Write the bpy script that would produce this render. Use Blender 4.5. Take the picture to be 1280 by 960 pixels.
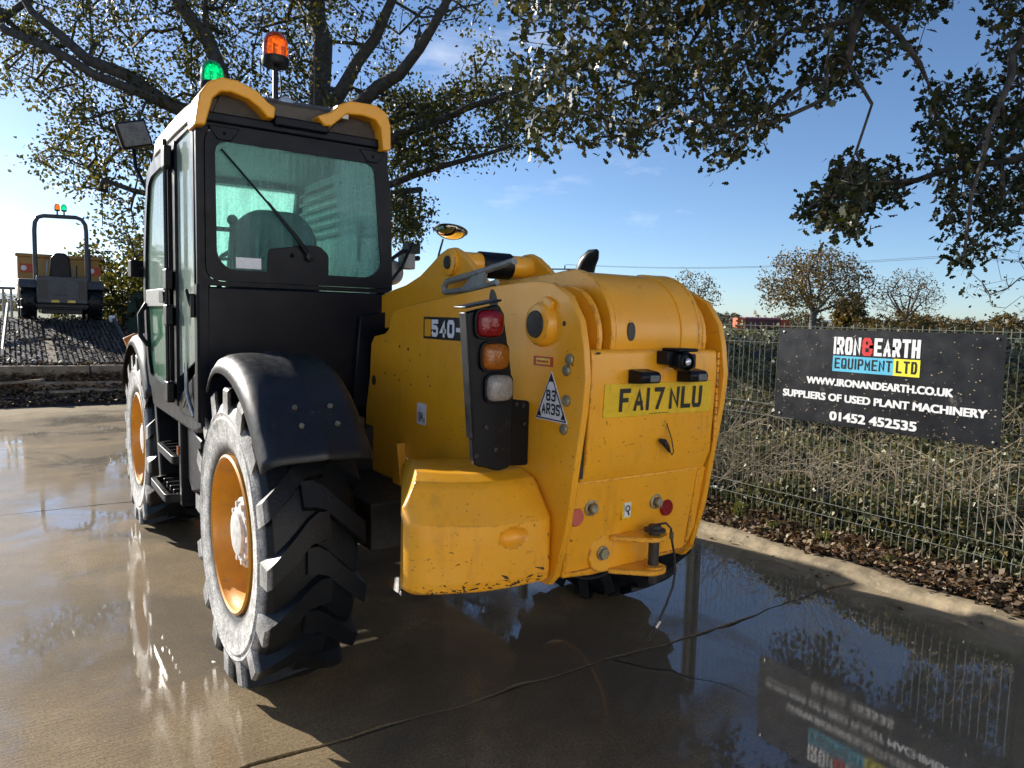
import bpy, bmesh, math, random
import numpy as np
from mathutils import Vector, Matrix

for o in list(bpy.data.objects):
    bpy.data.objects.remove(o, do_unlink=True)
scene = bpy.context.scene
COL = scene.collection
rnd = random.Random(7)
RNG = np.random.default_rng(11)
R = math.radians

# ------------------------------------------------------------------ camera
CAM_POS = Vector((-1.874, -3.2185, 1.5836))
YAW, PITCH, ROLL = 0.5975, -0.0885, 0.0262
FOCAL = 920.8 / 1280.0                      # focal length over picture width
_d = Vector((math.sin(YAW) * math.cos(PITCH), math.cos(YAW) * math.cos(PITCH), math.sin(PITCH)))
_r = Vector((math.cos(YAW), -math.sin(YAW), 0)); _u = _r.cross(_d)
_r2 = _r * math.cos(ROLL) + _u * math.sin(ROLL); _u2 = -_r * math.sin(ROLL) + _u * math.cos(ROLL)
cam_data = bpy.data.cameras.new('camera'); cam = bpy.data.objects.new('camera', cam_data); COL.objects.link(cam)
cam_data.sensor_width = 36.0; cam_data.lens = 36.0 * FOCAL
cam_data.clip_start = 0.05; cam_data.clip_end = 5000
M = Matrix((( _r2.x, _u2.x, -_d.x, CAM_POS.x), (_r2.y, _u2.y, -_d.y, CAM_POS.y), (_r2.z, _u2.z, -_d.z, CAM_POS.z), (0, 0, 0, 1)))
cam.matrix_world = M
scene.camera = cam

# ------------------------------------------------------------------ sky, sun, exposure
SUN_AZ, SUN_EL = R(-22.0), R(21.0)          # azimuth from +Y, clockwise positive
world = bpy.data.worlds.new('World'); scene.world = world; world.use_nodes = True
wn, wl = world.node_tree.nodes, world.node_tree.links
wn.clear()
w_out = wn.new('ShaderNodeOutputWorld'); w_bg = wn.new('ShaderNodeBackground'); w_sky = wn.new('ShaderNodeTexSky')
w_sky.sky_type = 'NISHITA'; w_sky.sun_disc = False
w_sky.sun_elevation = SUN_EL; w_sky.sun_rotation = SUN_AZ
w_sky.altitude = 0; w_sky.air_density = 0.72; w_sky.dust_density = 0.30; w_sky.ozone_density = 3.6
w_bg.inputs['Strength'].default_value = 0.082
# a few thin clouds all round the sky
w_tc = wn.new('ShaderNodeTexCoord'); w_map = wn.new('ShaderNodeMapping'); w_map.inputs['Scale'].default_value = (1, 1, 3.2)
w_n = wn.new('ShaderNodeTexNoise'); w_n.inputs['Scale'].default_value = 3.1; w_n.inputs['Detail'].default_value = 7; w_n.inputs['Roughness'].default_value = 0.6
w_cr = wn.new('ShaderNodeValToRGB'); w_cr.color_ramp.elements[0].position = 0.60; w_cr.color_ramp.elements[1].position = 0.80
w_cr.color_ramp.elements[1].color = (0.55, 0.55, 0.55, 1)
w_mix = wn.new('ShaderNodeMixRGB'); w_mix.inputs[2].default_value = (7.0, 7.2, 7.6, 1)
wl.new(w_tc.outputs['Generated'], w_map.inputs[0]); wl.new(w_map.outputs[0], w_n.inputs['Vector'])
wl.new(w_n.outputs['Fac'], w_cr.inputs[0]); wl.new(w_cr.outputs[0], w_mix.inputs[0]); wl.new(w_sky.outputs[0], w_mix.inputs[1])
wl.new(w_mix.outputs[0], w_bg.inputs[0]); wl.new(w_bg.outputs[0], w_out.inputs[0])

sun_dir = Vector((math.sin(SUN_AZ) * math.cos(SUN_EL), math.cos(SUN_AZ) * math.cos(SUN_EL), math.sin(SUN_EL)))
sl = bpy.data.lights.new('sun', 'SUN'); so = bpy.data.objects.new('sun', sl); COL.objects.link(so)
sl.energy = 5.0; sl.angle = R(0.53); sl.color = (1.0, 0.93, 0.82)
so.rotation_euler = sun_dir.to_track_quat('Z', 'Y').to_euler(); so.location = sun_dir * 60
scene.view_settings.view_transform = 'Standard'; scene.view_settings.look = 'None'
scene.view_settings.gamma = 1.0; scene.view_settings.use_curve_mapping = False
scene.view_settings.exposure = 1.05
scene.render.engine = 'CYCLES'
scene.cycles.max_bounces = 8; scene.cycles.transparent_max_bounces = 24
scene.cycles.use_denoising = True

# ------------------------------------------------------------------ helpers
def sight(px, py, dist):
    """real-world point on a line of sight (used to survey tree crowns)"""
    k = _d + _r2 * ((px - 640) / 920.8) - _u2 * ((py - 480) / 920.8)
    return CAM_POS + k * dist

def nod(nt, typ, **kw):
    n = nt.nodes.new(typ)
    for k, v in kw.items():
        if k in n.inputs: n.inputs[k].default_value = v
        else: setattr(n, k, v)
    return n

def ramp(nt, fac, stops):
    n = nt.nodes.new('ShaderNodeValToRGB'); el = n.color_ramp.elements
    while len(el) < len(stops): el.new(0.5)
    for e, (p, c) in zip(el, stops):
        e.position = p; e.color = (c, c, c, 1) if isinstance(c, (int, float)) else (*c, 1)
    nt.links.new(fac, n.inputs[0]); return n.outputs[0]

def mixc(nt, fac, a, b, mode='MIX'):
    n = nt.nodes.new('ShaderNodeMixRGB'); n.blend_type = mode
    for i, v in ((0, fac), (1, a), (2, b)):
        if hasattr(v, 'is_output'): nt.links.new(v, n.inputs[i])
        elif i == 0: n.inputs[0].default_value = v
        else: n.inputs[i].default_value = (*v, 1)
    return n.outputs[0]

def math_(nt, op, a, b=0.0):
    n = nt.nodes.new('ShaderNodeMath'); n.operation = op
    for i, v in ((0, a), (1, b)):
        if hasattr(v, 'is_output'): nt.links.new(v, n.inputs[i])
        else: n.inputs[i].default_value = v
    return n.outputs[0]

def noise(nt, vec, scale, detail=4, rough=0.55, stretch=None, distort=0.0):
    n = nt.nodes.new('ShaderNodeTexNoise')
    n.inputs['Scale'].default_value = scale; n.inputs['Detail'].default_value = detail
    n.inputs['Roughness'].default_value = rough; n.inputs['Distortion'].default_value = distort
    if stretch:
        m = nt.nodes.new('ShaderNodeMapping'); m.inputs['Scale'].default_value = stretch
        nt.links.new(vec, m.inputs[0]); vec = m.outputs[0]
    nt.links.new(vec, n.inputs['Vector']); return n.outputs['Fac']

def new_mat(name):
    m = bpy.data.materials.new(name); m.use_nodes = True
    nt = m.node_tree; nt.nodes.clear()
    out = nt.nodes.new('ShaderNodeOutputMaterial'); b = nt.nodes.new('ShaderNodeBsdfPrincipled')
    nt.links.new(b.outputs[0], out.inputs[0])
    geo = nt.nodes.new('ShaderNodeNewGeometry')
    return m, nt, b, geo.outputs['Position'], out, geo

def setin(b, **kw):
    for k, v in kw.items(): b.inputs[k.replace('_', ' ')].default_value = v

def bump(nt, b, h, strength, dist=0.01):
    n = nt.nodes.new('ShaderNodeBump'); n.inputs['Strength'].default_value = strength; n.inputs['Distance'].default_value = dist
    nt.links.new(h, n.inputs['Height']); nt.links.new(n.outputs[0], b.inputs['Normal'])

def simple(name, col, rough=0.5, metal=0.0, var=0.25, scale=9.0, coat=0.0, spec=0.5, bumpy=0.0, dust=None, dust_amt=0.0):
    m, nt, b, pos, out, geo = new_mat(name)
    f = noise(nt, pos, scale, 5, 0.6)
    lo = tuple(c * (1 - var) for c in col); hi = tuple(min(1, c * (1 + var)) for c in col)
    c = ramp(nt, f, [(0.3, lo), (0.7, hi)])
    if dust is not None:
        f2 = noise(nt, pos, scale * 2.3, 6, 0.7)
        c = mixc(nt, ramp(nt, f2, [(0.62 - dust_amt * 0.4, 0.0), (0.85 - dust_amt * 0.3, 1.0)]), c, dust)
    nt.links.new(c, b.inputs['Base Color'])
    r = ramp(nt, noise(nt, pos, scale * 3, 4), [(0.3, max(0.02, rough * 0.8)), (0.7, min(1, rough * 1.2))])
    nt.links.new(r, b.inputs['Roughness'])
    setin(b, Metallic=metal, Coat_Weight=coat, Specular_IOR_Level=spec)
    if bumpy: bump(nt, b, noise(nt, pos, scale * 14, 3), bumpy, 0.003)
    return m

def mat_yellow(name, wear=0.5):
    m, nt, b, pos, out, geo = new_mat(name)
    base = ramp(nt, noise(nt, pos, 3.0, 6, 0.65), [(0.25, (0.76, 0.325, 0.009)), (0.75, (0.88, 0.405, 0.013))])
    # faded, chalky film
    fade = ramp(nt, noise(nt, pos, 5.5, 7, 0.7), [(0.48, 0.0), (0.72, 0.32)])
    base = mixc(nt, fade, base, (0.74, 0.43, 0.09))
    # grime runs
    g = ramp(nt, noise(nt, pos, 2.2, 6, 0.7, stretch=(6, 6, 1.1)), [(0.55, 0.0), (0.80, 0.35 * wear + 0.1)])
    base = mixc(nt, g, base, (0.20, 0.12, 0.03))
    # scratches and chips down to rusty steel
    region = ramp(nt, noise(nt, pos, 3.4, 3), [(0.44, 0.0), (0.58, 1.0)])
    sep = nt.nodes.new('ShaderNodeSeparateXYZ'); nt.links.new(pos, sep.inputs[0])
    low = ramp(nt, sep.outputs[2], [(0.74, 1.0), (0.90, 0.35)])
    chip = ramp(nt, noise(nt, pos, 30, 7, 0.75, stretch=(1, 1, 2.2)), [(0.645 - 0.03 * wear, 0.0), (0.665 - 0.03 * wear, 1.0)])
    chip = math_(nt, 'MULTIPLY', math_(nt, 'MULTIPLY', chip, region), low)
    speck = ramp(nt, noise(nt, pos, 85, 2, 0.5), [(0.72, 0.0), (0.745, 0.8)])
    chip = math_(nt, 'MAXIMUM', chip, math_(nt, 'MULTIPLY', speck, 0.8 * wear))
    # scratches: thin slanting streaks
    scr = ramp(nt, noise(nt, pos, 7.0, 3, 0.6, stretch=(1.5, 1.5, 11), distort=0.4), [(0.695, 0.0), (0.71, 0.75)])
    chip = math_(nt, 'MAXIMUM', chip, math_(nt, 'MULTIPLY', math_(nt, 'MULTIPLY', scr, region), wear))
    if wear > 0.8:      # paint knocked off the edges, most along the bottom
        bv = nt.nodes.new('ShaderNodeBevel'); bv.samples = 4; bv.inputs['Radius'].default_value = 0.012
        dt = nt.nodes.new('ShaderNodeVectorMath'); dt.operation = 'DOT_PRODUCT'
        nt.links.new(bv.outputs[0], dt.inputs[0]); nt.links.new(geo.outputs['Normal'], dt.inputs[1])
        edge = ramp(nt, dt.outputs['Value'], [(0.90, 1.0), (0.985, 0.0)])
        lowe = ramp(nt, sep.outputs[2], [(0.72, 1.0), (0.80, 0.38)])
        edge = math_(nt, 'MULTIPLY', edge, ramp(nt, math_(nt, 'ADD', noise(nt, pos, 26, 6, 0.75), math_(nt, 'MULTIPLY', lowe, 0.10)), [(0.54, 0.0), (0.60, 1.0)]))
        chip = math_(nt, 'MAXIMUM', chip, edge)
    base = mixc(nt, chip, base, (0.045, 0.028, 0.018))
    nt.links.new(base, b.inputs['Base Color'])
    r = ramp(nt, noise(nt, pos, 14, 5), [(0.3, 0.30), (0.75, 0.48)])
    nt.links.new(mixc(nt, chip, r, (0.8, 0.8, 0.8)), b.inputs['Roughness'])
    setin(b, Coat_Weight=0.25, Coat_Roughness=0.18)
    h = math_(nt, 'SUBTRACT', noise(nt, pos, 60, 3), math_(nt, 'MULTIPLY', chip, 0.8))
    bump(nt, b, h, 0.10, 0.004)
    return m

def mat_rubber():
    m, nt, b, pos, out, geo = new_mat('tyre_rubber')
    tc = nt.nodes.new('ShaderNodeTexCoord')
    sep = nt.nodes.new('ShaderNodeSeparateXYZ'); nt.links.new(tc.outputs['Object'], sep.inputs[0])
    side = ramp(nt, math_(nt, 'MULTIPLY', sep.outputs[0], -1.0), [(0.172, 0.0), (0.184, 1.0)])     # dried mud on the sidewall
    n1 = math_(nt, 'MULTIPLY', ramp(nt, noise(nt, pos, 16, 8, 0.75), [(0.34, 0.35), (0.56, 1.0)]), ramp(nt, noise(nt, pos, 120, 4, 0.8), [(0.38, 0.25), (0.52, 1.0)]))
    rad = nt.nodes.new('ShaderNodeVectorMath'); rad.operation = 'LENGTH'
    cx_ = nt.nodes.new('ShaderNodeCombineXYZ'); nt.links.new(sep.outputs[1], cx_.inputs[1]); nt.links.new(sep.outputs[2], cx_.inputs[2]); nt.links.new(cx_.outputs[0], rad.inputs[0])
    d = math_(nt, 'MULTIPLY', math_(nt, 'MULTIPLY', side, n1), ramp(nt, rad.outputs['Value'], [(0.515, 1.0), (0.57, 0.45)]))
    d = math_(nt, 'MAXIMUM', d, ramp(nt, noise(nt, pos, 9, 7, 0.7), [(0.60, 0.0), (0.85, 0.06)]))
    c = mixc(nt, d, (0.005, 0.007, 0.010), (0.68, 0.67, 0.65))
    nt.links.new(c, b.inputs['Base Color'])
    nt.links.new(ramp(nt, d, [(0.0, 0.42), (0.6, 0.8)]), b.inputs['Roughness'])
    setin(b, Specular_IOR_Level=0.3)
    bump(nt, b, noise(nt, pos, 75, 5, 0.7), 0.30, 0.006)
    return m

def mat_concrete():
    m, nt, b, pos, out, geo = new_mat('wet_concrete')
    mid = noise(nt, pos, 4.0, 7, 0.65)
    fine = noise(nt, pos, 85.0, 6, 0.8)
    grit = noise(nt, pos, 170.0, 3, 0.7)
    big = noise(nt, pos, 0.7, 5, 0.6, distort=0.6)
    c = ramp(nt, mid, [(0.25, (0.200, 0.142, 0.074)), (0.55, (0.300, 0.220, 0.120)), (0.8, (0.40, 0.315, 0.190))])
    c = mixc(nt, ramp(nt, big, [(0.40, 0.0), (0.60, 0.65)]), c, (0.13, 0.098, 0.060))
    c = mixc(nt, ramp(nt, fine, [(0.36, 0.85), (0.57, 0.0)]), c, (0.085, 0.063, 0.036))
    c = mixc(nt, ramp(nt, grit, [(0.60, 0.0), (0.72, 0.7)]), c, (0.52, 0.45, 0.33))
    sep = nt.nodes.new('ShaderNodeSeparateXYZ'); nt.links.new(pos, sep.inputs[0])
    # the strip along the kerb and the far edge of the yard stand a little higher and drain dry
    xx = math_(nt, 'ADD', sep.outputs[0], math_(nt, 'MULTIPLY', math_(nt, 'SUBTRACT', mid, 0.5), 0.7))
    dry = ramp(nt, math_(nt, 'MULTIPLY', xx, 0.25), [(0.50, 0.0), (0.60, 1.0)])
    yy = math_(nt, 'ADD', sep.outputs[1], math_(nt, 'MULTIPLY', math_(nt, 'SUBTRACT', mid, 0.5), 1.6))
    dry = math_(nt, 'MAXIMUM', dry, ramp(nt, math_(nt, 'MULTIPLY', yy, 0.05), [(0.44, 0.0), (0.50, 0.9)]))
    # water stands deeper toward the kerb, where the yard falls; elsewhere the grit breaks its surface
    pn = noise(nt, pos, 1.1, 5, 0.6, distort=0.8)
    pud = math_(nt, 'ADD', pn, math_(nt, 'MULTIPLY', sep.outputs[0], 0.065))
    pud = math_(nt, 'ADD', pud, math_(nt, 'MULTIPLY', math_(nt, 'SUBTRACT', noise(nt, pos, 11, 6, 0.75), 0.5), 0.16))
    pud = ramp(nt, pud, [(0.39, 0.0), (0.53, 1.0)])
    wet = math_(nt, 'SUBTRACT', 1.0, dry)
    c = mixc(nt, math_(nt, 'MULTIPLY', dry, 0.6), c, (0.36, 0.30, 0.20))
    c = mixc(nt, math_(nt, 'MULTIPLY', math_(nt, 'MULTIPLY', pud, wet), 0.50), c, (0.11, 0.098, 0.080))
    nt.links.new(c, b.inputs['Base Color'])
    nt.links.new(ramp(nt, wet, [(0.0, 0.85), (1.0, 0.75)]), b.inputs['Roughness'])
    setin(b, Specular_IOR_Level=0.10)
    b.inputs['Coat IOR'].default_value = 1.85
    nt.links.new(math_(nt, 'MULTIPLY', wet, ramp(nt, pud, [(0.0, 0.34), (1.0, 1.0)])), b.inputs['Coat Weight'])
    nt.links.new(ramp(nt, pud, [(0.0, 0.025), (1.0, 0.004)]), b.inputs['Coat Roughness'])
    h = math_(nt, 'ADD', math_(nt, 'MULTIPLY', fine, 0.7), noise(nt, pos, 26, 4, 0.6, stretch=(0.25, 3, 1)))
    bump(nt, b, h, 0.45, 0.006)
    n2 = nt.nodes.new('ShaderNodeBump'); n2.inputs['Distance'].default_value = 0.005
    nt.links.new(ramp(nt, pud, [(0.0, 0.055), (0.7, 0.016), (1.0, 0.007)]), n2.inputs['Strength'])
    rip = math_(nt, 'ADD', math_(nt, 'ADD', noise(nt, pos, 9, 3, 0.5), math_(nt, 'MULTIPLY', noise(nt, pos, 48, 4, 0.6), 0.5)), math_(nt, 'MULTIPLY', noise(nt, pos, 170, 4, 0.7), 0.25))
    nt.links.new(rip, n2.inputs['Height']); nt.links.new(n2.outputs[0], b.inputs['Coat Normal'])
    return m

def mat_leaf(name, cols, trans=0.45, rough=0.45):
    m, nt, b, pos, out, geo = new_mat(name)
    n = len(cols)
    c = ramp(nt, geo.outputs['Random Per Island'], [(i / max(1, n - 1), cc) for i, cc in enumerate(cols)])
    big = noise(nt, pos, 0.8, 3)
    c = mixc(nt, ramp(nt, big, [(0.3, 0.35), (0.7, 0.0)]), c, tuple(x * 0.55 for x in cols[0]))
    nt.links.new(c, b.inputs['Base Color']); setin(b, Roughness=rough, Specular_IOR_Level=0.4)
    t = nt.nodes.new('ShaderNodeBsdfTranslucent'); nt.links.new(mixc(nt, 1.0, c, (1.25, 1.1, 0.55), 'MULTIPLY'), t.inputs[0])
    mx = nt.nodes.new('ShaderNodeMixShader'); mx.inputs[0].default_value = trans
    nt.links.new(b.outputs[0], mx.inputs[1]); nt.links.new(t.outputs[0], mx.inputs[2]); nt.links.new(mx.outputs[0], out.inputs[0])
    return m

def mat_glass(name, tint, frost_col, lo, hi, streak=(26, 26, 2.2), heavy=None):
    m, nt, b, pos, out, geo = new_mat(name)
    tr = nt.nodes.new('ShaderNodeBsdfTransparent'); tr.inputs[0].default_value = (*tint, 1)
    # condensation: beads and runs of water on the pane
    f = math_(nt, 'ADD', math_(nt, 'MULTIPLY', noise(nt, pos, 1.0, 7, 0.7, stretch=streak), 0.6), math_(nt, 'MULTIPLY', noise(nt, pos, 95, 3, 0.6), 0.4))
    fac = ramp(nt, f, [(0.36, lo), (0.62, hi)])
    if heavy:
        sp_ = nt.nodes.new('ShaderNodeSeparateXYZ'); nt.links.new(pos, sp_.inputs[0])
        hx = math_(nt, 'ADD', sp_.outputs[0], math_(nt, 'MULTIPLY', math_(nt, 'SUBTRACT', noise(nt, pos, 5, 4), 0.5), 0.12))
        hx = ramp(nt, math_(nt, 'ADD', hx, 1.0), [(heavy[0], 0.0), (heavy[1], heavy[2])])
        hx = math_(nt, 'MULTIPLY', hx, ramp(nt, f, [(0.38, 0.45), (0.56, 1.15)]))
        fac = math_(nt, 'MAXIMUM', fac, hx)
    setin(b, Base_Color=(*frost_col, 1), Roughness=0.35)
    tl = nt.nodes.new('ShaderNodeBsdfTranslucent'); tl.inputs[0].default_value = (*frost_col, 1)
    m1 = nt.nodes.new('ShaderNodeMixShader'); m1.inputs[0].default_value = 0.72
    nt.links.new(b.outputs[0], m1.inputs[1]); nt.links.new(tl.outputs[0], m1.inputs[2])
    m2 = nt.nodes.new('ShaderNodeMixShader'); nt.links.new(fac, m2.inputs[0])
    nt.links.new(tr.outputs[0], m2.inputs[1]); nt.links.new(m1.outputs[0], m2.inputs[2])
    gl = nt.nodes.new('ShaderNodeBsdfGlossy'); gl.inputs['Roughness'].default_value = 0.04
    fr = nt.nodes.new('ShaderNodeFresnel'); fr.inputs[0].default_value = 1.22
    m3 = nt.nodes.new('ShaderNodeMixShader'); nt.links.new(fr.outputs[0], m3.inputs[0])
    nt.links.new(m2.outputs[0], m3.inputs[1]); nt.links.new(gl.outputs[0], m3.inputs[2]); nt.links.new(m3.outputs[0], out.inputs[0])
    return m

def mat_lens(name, col):
    m, nt, b, pos, out, geo = new_mat(name)
    v = nt.nodes.new('ShaderNodeTexVoronoi'); v.inputs['Scale'].default_value = 90; nt.links.new(pos, v.inputs['Vector'])
    c = mixc(nt, ramp(nt, v.outputs['Distance'], [(0.1, 0.0), (0.7, 0.5)]), col, tuple(x * 0.45 for x in col))
    nt.links.new(c, b.inputs['Base Color']); setin(b, Roughness=0.12, Coat_Weight=0.8, Coat_Roughness=0.04)
    tl = nt.nodes.new('ShaderNodeBsdfTranslucent'); nt.links.new(c, tl.inputs[0])
    mx = nt.nodes.new('ShaderNodeMixShader'); mx.inputs[0].default_value = 0.45
    nt.links.new(b.outputs[0], mx.inputs[1]); nt.links.new(tl.outputs[0], mx.inputs[2]); nt.links.new(mx.outputs[0], out.inputs[0])
    bump(nt, b, v.outputs['Distance'], 0.4, 0.004)
    return m

def mat_beacon(name, col):
    m, nt, b, pos, out, geo = new_mat(name)
    tl = nt.nodes.new('ShaderNodeBsdfTranslucent'); tl.inputs[0].default_value = (*col, 1)
    tr = nt.nodes.new('ShaderNodeBsdfTransparent'); tr.inputs[0].default_value = (*col, 1)
    v = nt.nodes.new('ShaderNodeTexVoronoi'); v.inputs['Scale'].default_value = 70; nt.links.new(pos, v.inputs['Vector'])
    f = ramp(nt, v.outputs['Distance'], [(0.15, 0.25), (0.6, 0.75)])
    m1 = nt.nodes.new('ShaderNodeMixShader'); nt.links.new(f, m1.inputs[0]); nt.links.new(tl.outputs[0], m1.inputs[1]); nt.links.new(tr.outputs[0], m1.inputs[2])
    gl = nt.nodes.new('ShaderNodeBsdfGlossy'); gl.inputs['Roughness'].default_value = 0.12
    fr = nt.nodes.new('ShaderNodeFresnel'); fr.inputs[0].default_value = 1.5
    m2 = nt.nodes.new('ShaderNodeMixShader'); nt.links.new(fr.outputs[0], m2.inputs[0]); nt.links.new(m1.outputs[0], m2.inputs[1]); nt.links.new(gl.outputs[0], m2.inputs[2]); nt.links.new(m2.outputs[0], out.inputs[0])
    return m

MAT = {}
MAT['yellow'] = mat_yellow('yellow_paint', 0.5)
MAT['yellow_worn'] = mat_yellow('yellow_paint_worn', 1.0)
MAT['rim'] = simple('rim_paint', (0.72, 0.30, 0.015), 0.4, var=0.15, scale=6, coat=0.2, dust=(0.35, 0.2, 0.08), dust_amt=0.2)
MAT['hub'] = simple('hub_dusty', (0.55, 0.54, 0.52), 0.75, var=0.25, scale=40, bumpy=0.3)
MAT['rubber'] = mat_rubber()
MAT['black'] = simple('black_plastic', (0.003, 0.0045, 0.008), 0.40, var=0.3, scale=7, spec=0.25, bumpy=0.06, dust=(0.05, 0.045, 0.04), dust_amt=0.0)
MAT['fender'] = simple('fender_plastic', (0.009, 0.011, 0.015), 0.42, var=0.25, scale=11, spec=0.4, bumpy=0.12, dust=(0.07, 0.07, 0.07), dust_amt=0.06)
MAT['cabblack'] = simple('cab_black_paint', (0.0025, 0.0045, 0.010), 0.36, var=0.3, scale=5, spec=0.18, dust=(0.02, 0.02, 0.02), dust_amt=0.0)
MAT['greasy'] = simple('greasy_steel', (0.022, 0.02, 0.018), 0.55, var=0.4, scale=16, bumpy=0.3)
MAT['steel'] = simple('steel', (0.32, 0.31, 0.29), 0.38, metal=0.9, var=0.25, scale=30)
MAT['zinc'] = simple('zinc_bolt', (0.30, 0.28, 0.20), 0.45, metal=0.7, var=0.4, scale=60, bumpy=0.3)
MAT['greymetal'] = simple('grey_painted_tube', (0.20, 0.21, 0.21), 0.42, metal=0.2, var=0.25, scale=20, dust=(0.3, 0.27, 0.2), dust_amt=0.2)
MAT['darkgrey'] = simple('dumper_grey', (0.060, 0.064, 0.072), 0.5, var=0.25, scale=5, dust=(0.16, 0.15, 0.14), dust_amt=0.2)
MAT['skipyellow'] = simple('skip_paint', (0.40, 0.21, 0.035), 0.5, var=0.2, scale=3, dust=(0.25, 0.18, 0.1), dust_amt=0.3)
MAT['roofbrown'] = simple('dusty_roof', (0.060, 0.045, 0.030), 0.5, var=0.3, scale=25, dust=(0.14, 0.11, 0.08), dust_amt=0.1)
MAT['winpane'] = simple('dull_lamp_glass', (0.10, 0.11, 0.12), 0.25, var=0.2, scale=40)
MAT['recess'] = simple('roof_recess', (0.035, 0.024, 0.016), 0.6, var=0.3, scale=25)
MAT['seat'] = simple('seat_vinyl', (0.010, 0.014, 0.023), 0.5, var=0.2, scale=18, bumpy=0.1)
MAT['trim'] = simple('cab_trim', (0.11, 0.115, 0.12), 0.6, var=0.15, scale=10)
MAT['glass_rear'] = mat_glass('rear_glass', (0.72, 0.94, 0.94), (0.38, 0.70, 0.72), 0.0, 0.34, streak=(60, 60, 3.0), heavy=(.44, .50, .50))
MAT['glass_side'] = mat_glass('side_glass', (0.66, 0.92, 0.84), (0.76, 0.92, 0.85), 0.50, 0.92)
MAT['glass_algae'] = mat_glass('algae_glass', (0.45, 0.85, 0.66), (0.34, 0.74, 0.54), 0.45, 0.88)
MAT['lens_red'] = mat_lens('red_lens', (0.42, 0.012, 0.022))
MAT['lens_amber'] = mat_lens('amber_lens', (0.62, 0.20, 0.015))
MAT['lens_clear'] = mat_lens('clear_lens', (0.55, 0.52, 0.50))
MAT['beacon_orange'] = mat_beacon('orange_beacon', (1.0, 0.36, 0.02))
MAT['beacon_green'] = mat_beacon('green_beacon', (0.02, 0.95, 0.50))
MAT['plate'] = simple('plate_yellow', (0.72, 0.47, 0.018), 0.3, var=0.12, scale=12, coat=0.4, dust=(0.45, 0.34, 0.04), dust_amt=0.15)
MAT['ink'] = simple('black_ink', (0.012, 0.012, 0.012), 0.4, var=0.2)
MAT['white'] = simple('white_print', (0.74, 0.75, 0.76), 0.45, var=0.06, scale=30)
MAT['sticker'] = simple('white_sticker', (0.66, 0.68, 0.72), 0.4, var=0.1, scale=40)
MAT['red'] = simple('red_print', (0.62, 0.035, 0.035), 0.45, var=0.1)
MAT['redlabel'] = simple('red_label', (0.50, 0.06, 0.015), 0.5, var=0.15)
MAT['pinkred'] = simple('faded_red_reflector', (0.48, 0.10, 0.07), 0.4, var=0.15, scale=50)
MAT['blue'] = simple('cyan_print', (0.10, 0.46, 0.66), 0.45, var=0.06)
MAT['lemon'] = simple('lemon_print', (0.83, 0.75, 0.05), 0.45, var=0.06)
MAT['signblack'] = simple('sign_black', (0.014, 0.016, 0.020), 0.34, var=0.3, scale=3, dust=(0.28, 0.26, 0.22), dust_amt=0.0)
MAT['mirror'] = simple('mirror_glass', (0.8, 0.82, 0.85), 0.03, metal=1.0, var=0.02)
MAT['mirror_dark_refl'] = simple('dark_reflection_mirror', (0.10, 0.095, 0.09), 0.30, var=0.4, scale=30, spec=0.6)  # dark reflection of the tree put into the glass colour
MAT['lampglass'] = simple('lamp_glass', (0.6, 0.62, 0.65), 0.12, metal=0.6, var=0.1, scale=50)
MAT['orangesteel'] = simple('rusty_bucket', (0.36, 0.14, 0.03), 0.6, var=0.4, scale=8, bumpy=0.3)
MAT['concrete'] = mat_concrete()
MAT['joint'] = simple('joint_dirt', (0.018, 0.015, 0.012), 0.6, var=0.3, scale=20)
MAT['kerb'] = simple('kerb_concrete', (0.24, 0.19, 0.12), 0.85, var=0.45, scale=11, bumpy=0.5, dust=(0.42, 0.36, 0.27), dust_amt=0.15)
MAT['soil'] = simple('leafy_soil', (0.028, 0.020, 0.013), 0.9, var=0.5, scale=6, bumpy=0.6)
MAT['field'] = simple('field_grass', (0.075, 0.095, 0.030), 0.9, var=0.35, scale=0.4)
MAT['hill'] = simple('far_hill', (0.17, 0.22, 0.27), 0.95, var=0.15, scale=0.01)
MAT['wire'] = simple('fence_wire', (0.20, 0.22, 0.19), 0.42, metal=0.2, var=0.2, scale=20)
MAT['post'] = simple('fence_post', (0.022, 0.026, 0.020), 0.85, spec=0.1, var=0.2, scale=20)
MAT['bark'] = simple('oak_bark', (0.060, 0.050, 0.040), 0.9, var=0.5, scale=9, bumpy=0.8)
MAT['barkgrey'] = simple('grey_bark', (0.12, 0.10, 0.085), 0.9, var=0.4, scale=3)
MAT['stem'] = simple('dead_stems', (0.30, 0.24, 0.16), 0.8, var=0.5, scale=12)
MAT['timber'] = simple('weathered_timber', (0.25, 0.20, 0.14), 0.85, var=0.45, scale=5, bumpy=0.5)
MAT['rampdeck'] = simple('ramp_deck', (0.035, 0.035, 0.037), 0.6, var=0.5, scale=9, bumpy=0.4, dust=(0.16, 0.14, 0.12), dust_amt=0.3)
MAT['greenmesh'] = simple('green_mesh', (0.030, 0.075, 0.065), 0.7, var=0.2, scale=10)
MAT['trailerred'] = simple('trailer_red', (0.62, 0.095, 0.025), 0.5, var=0.1, scale=1)
MAT['trailertarp'] = simple('trailer_tarp', (0.16, 0.045, 0.05), 0.6, var=0.2, scale=1)
MAT['leaf_oak'] = mat_leaf('oak_leaves', [(0.028, 0.038, 0.010), (0.045, 0.057, 0.014), (0.070, 0.080, 0.018), (0.11, 0.105, 0.022), (0.19, 0.155, 0.032)], trans=0.42)
MAT['leaf_dark'] = mat_leaf('oak_leaves_dark', [(0.020, 0.028, 0.009), (0.030, 0.040, 0.011), (0.045, 0.052, 0.014), (0.080, 0.065, 0.018)], trans=0.22)
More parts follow.
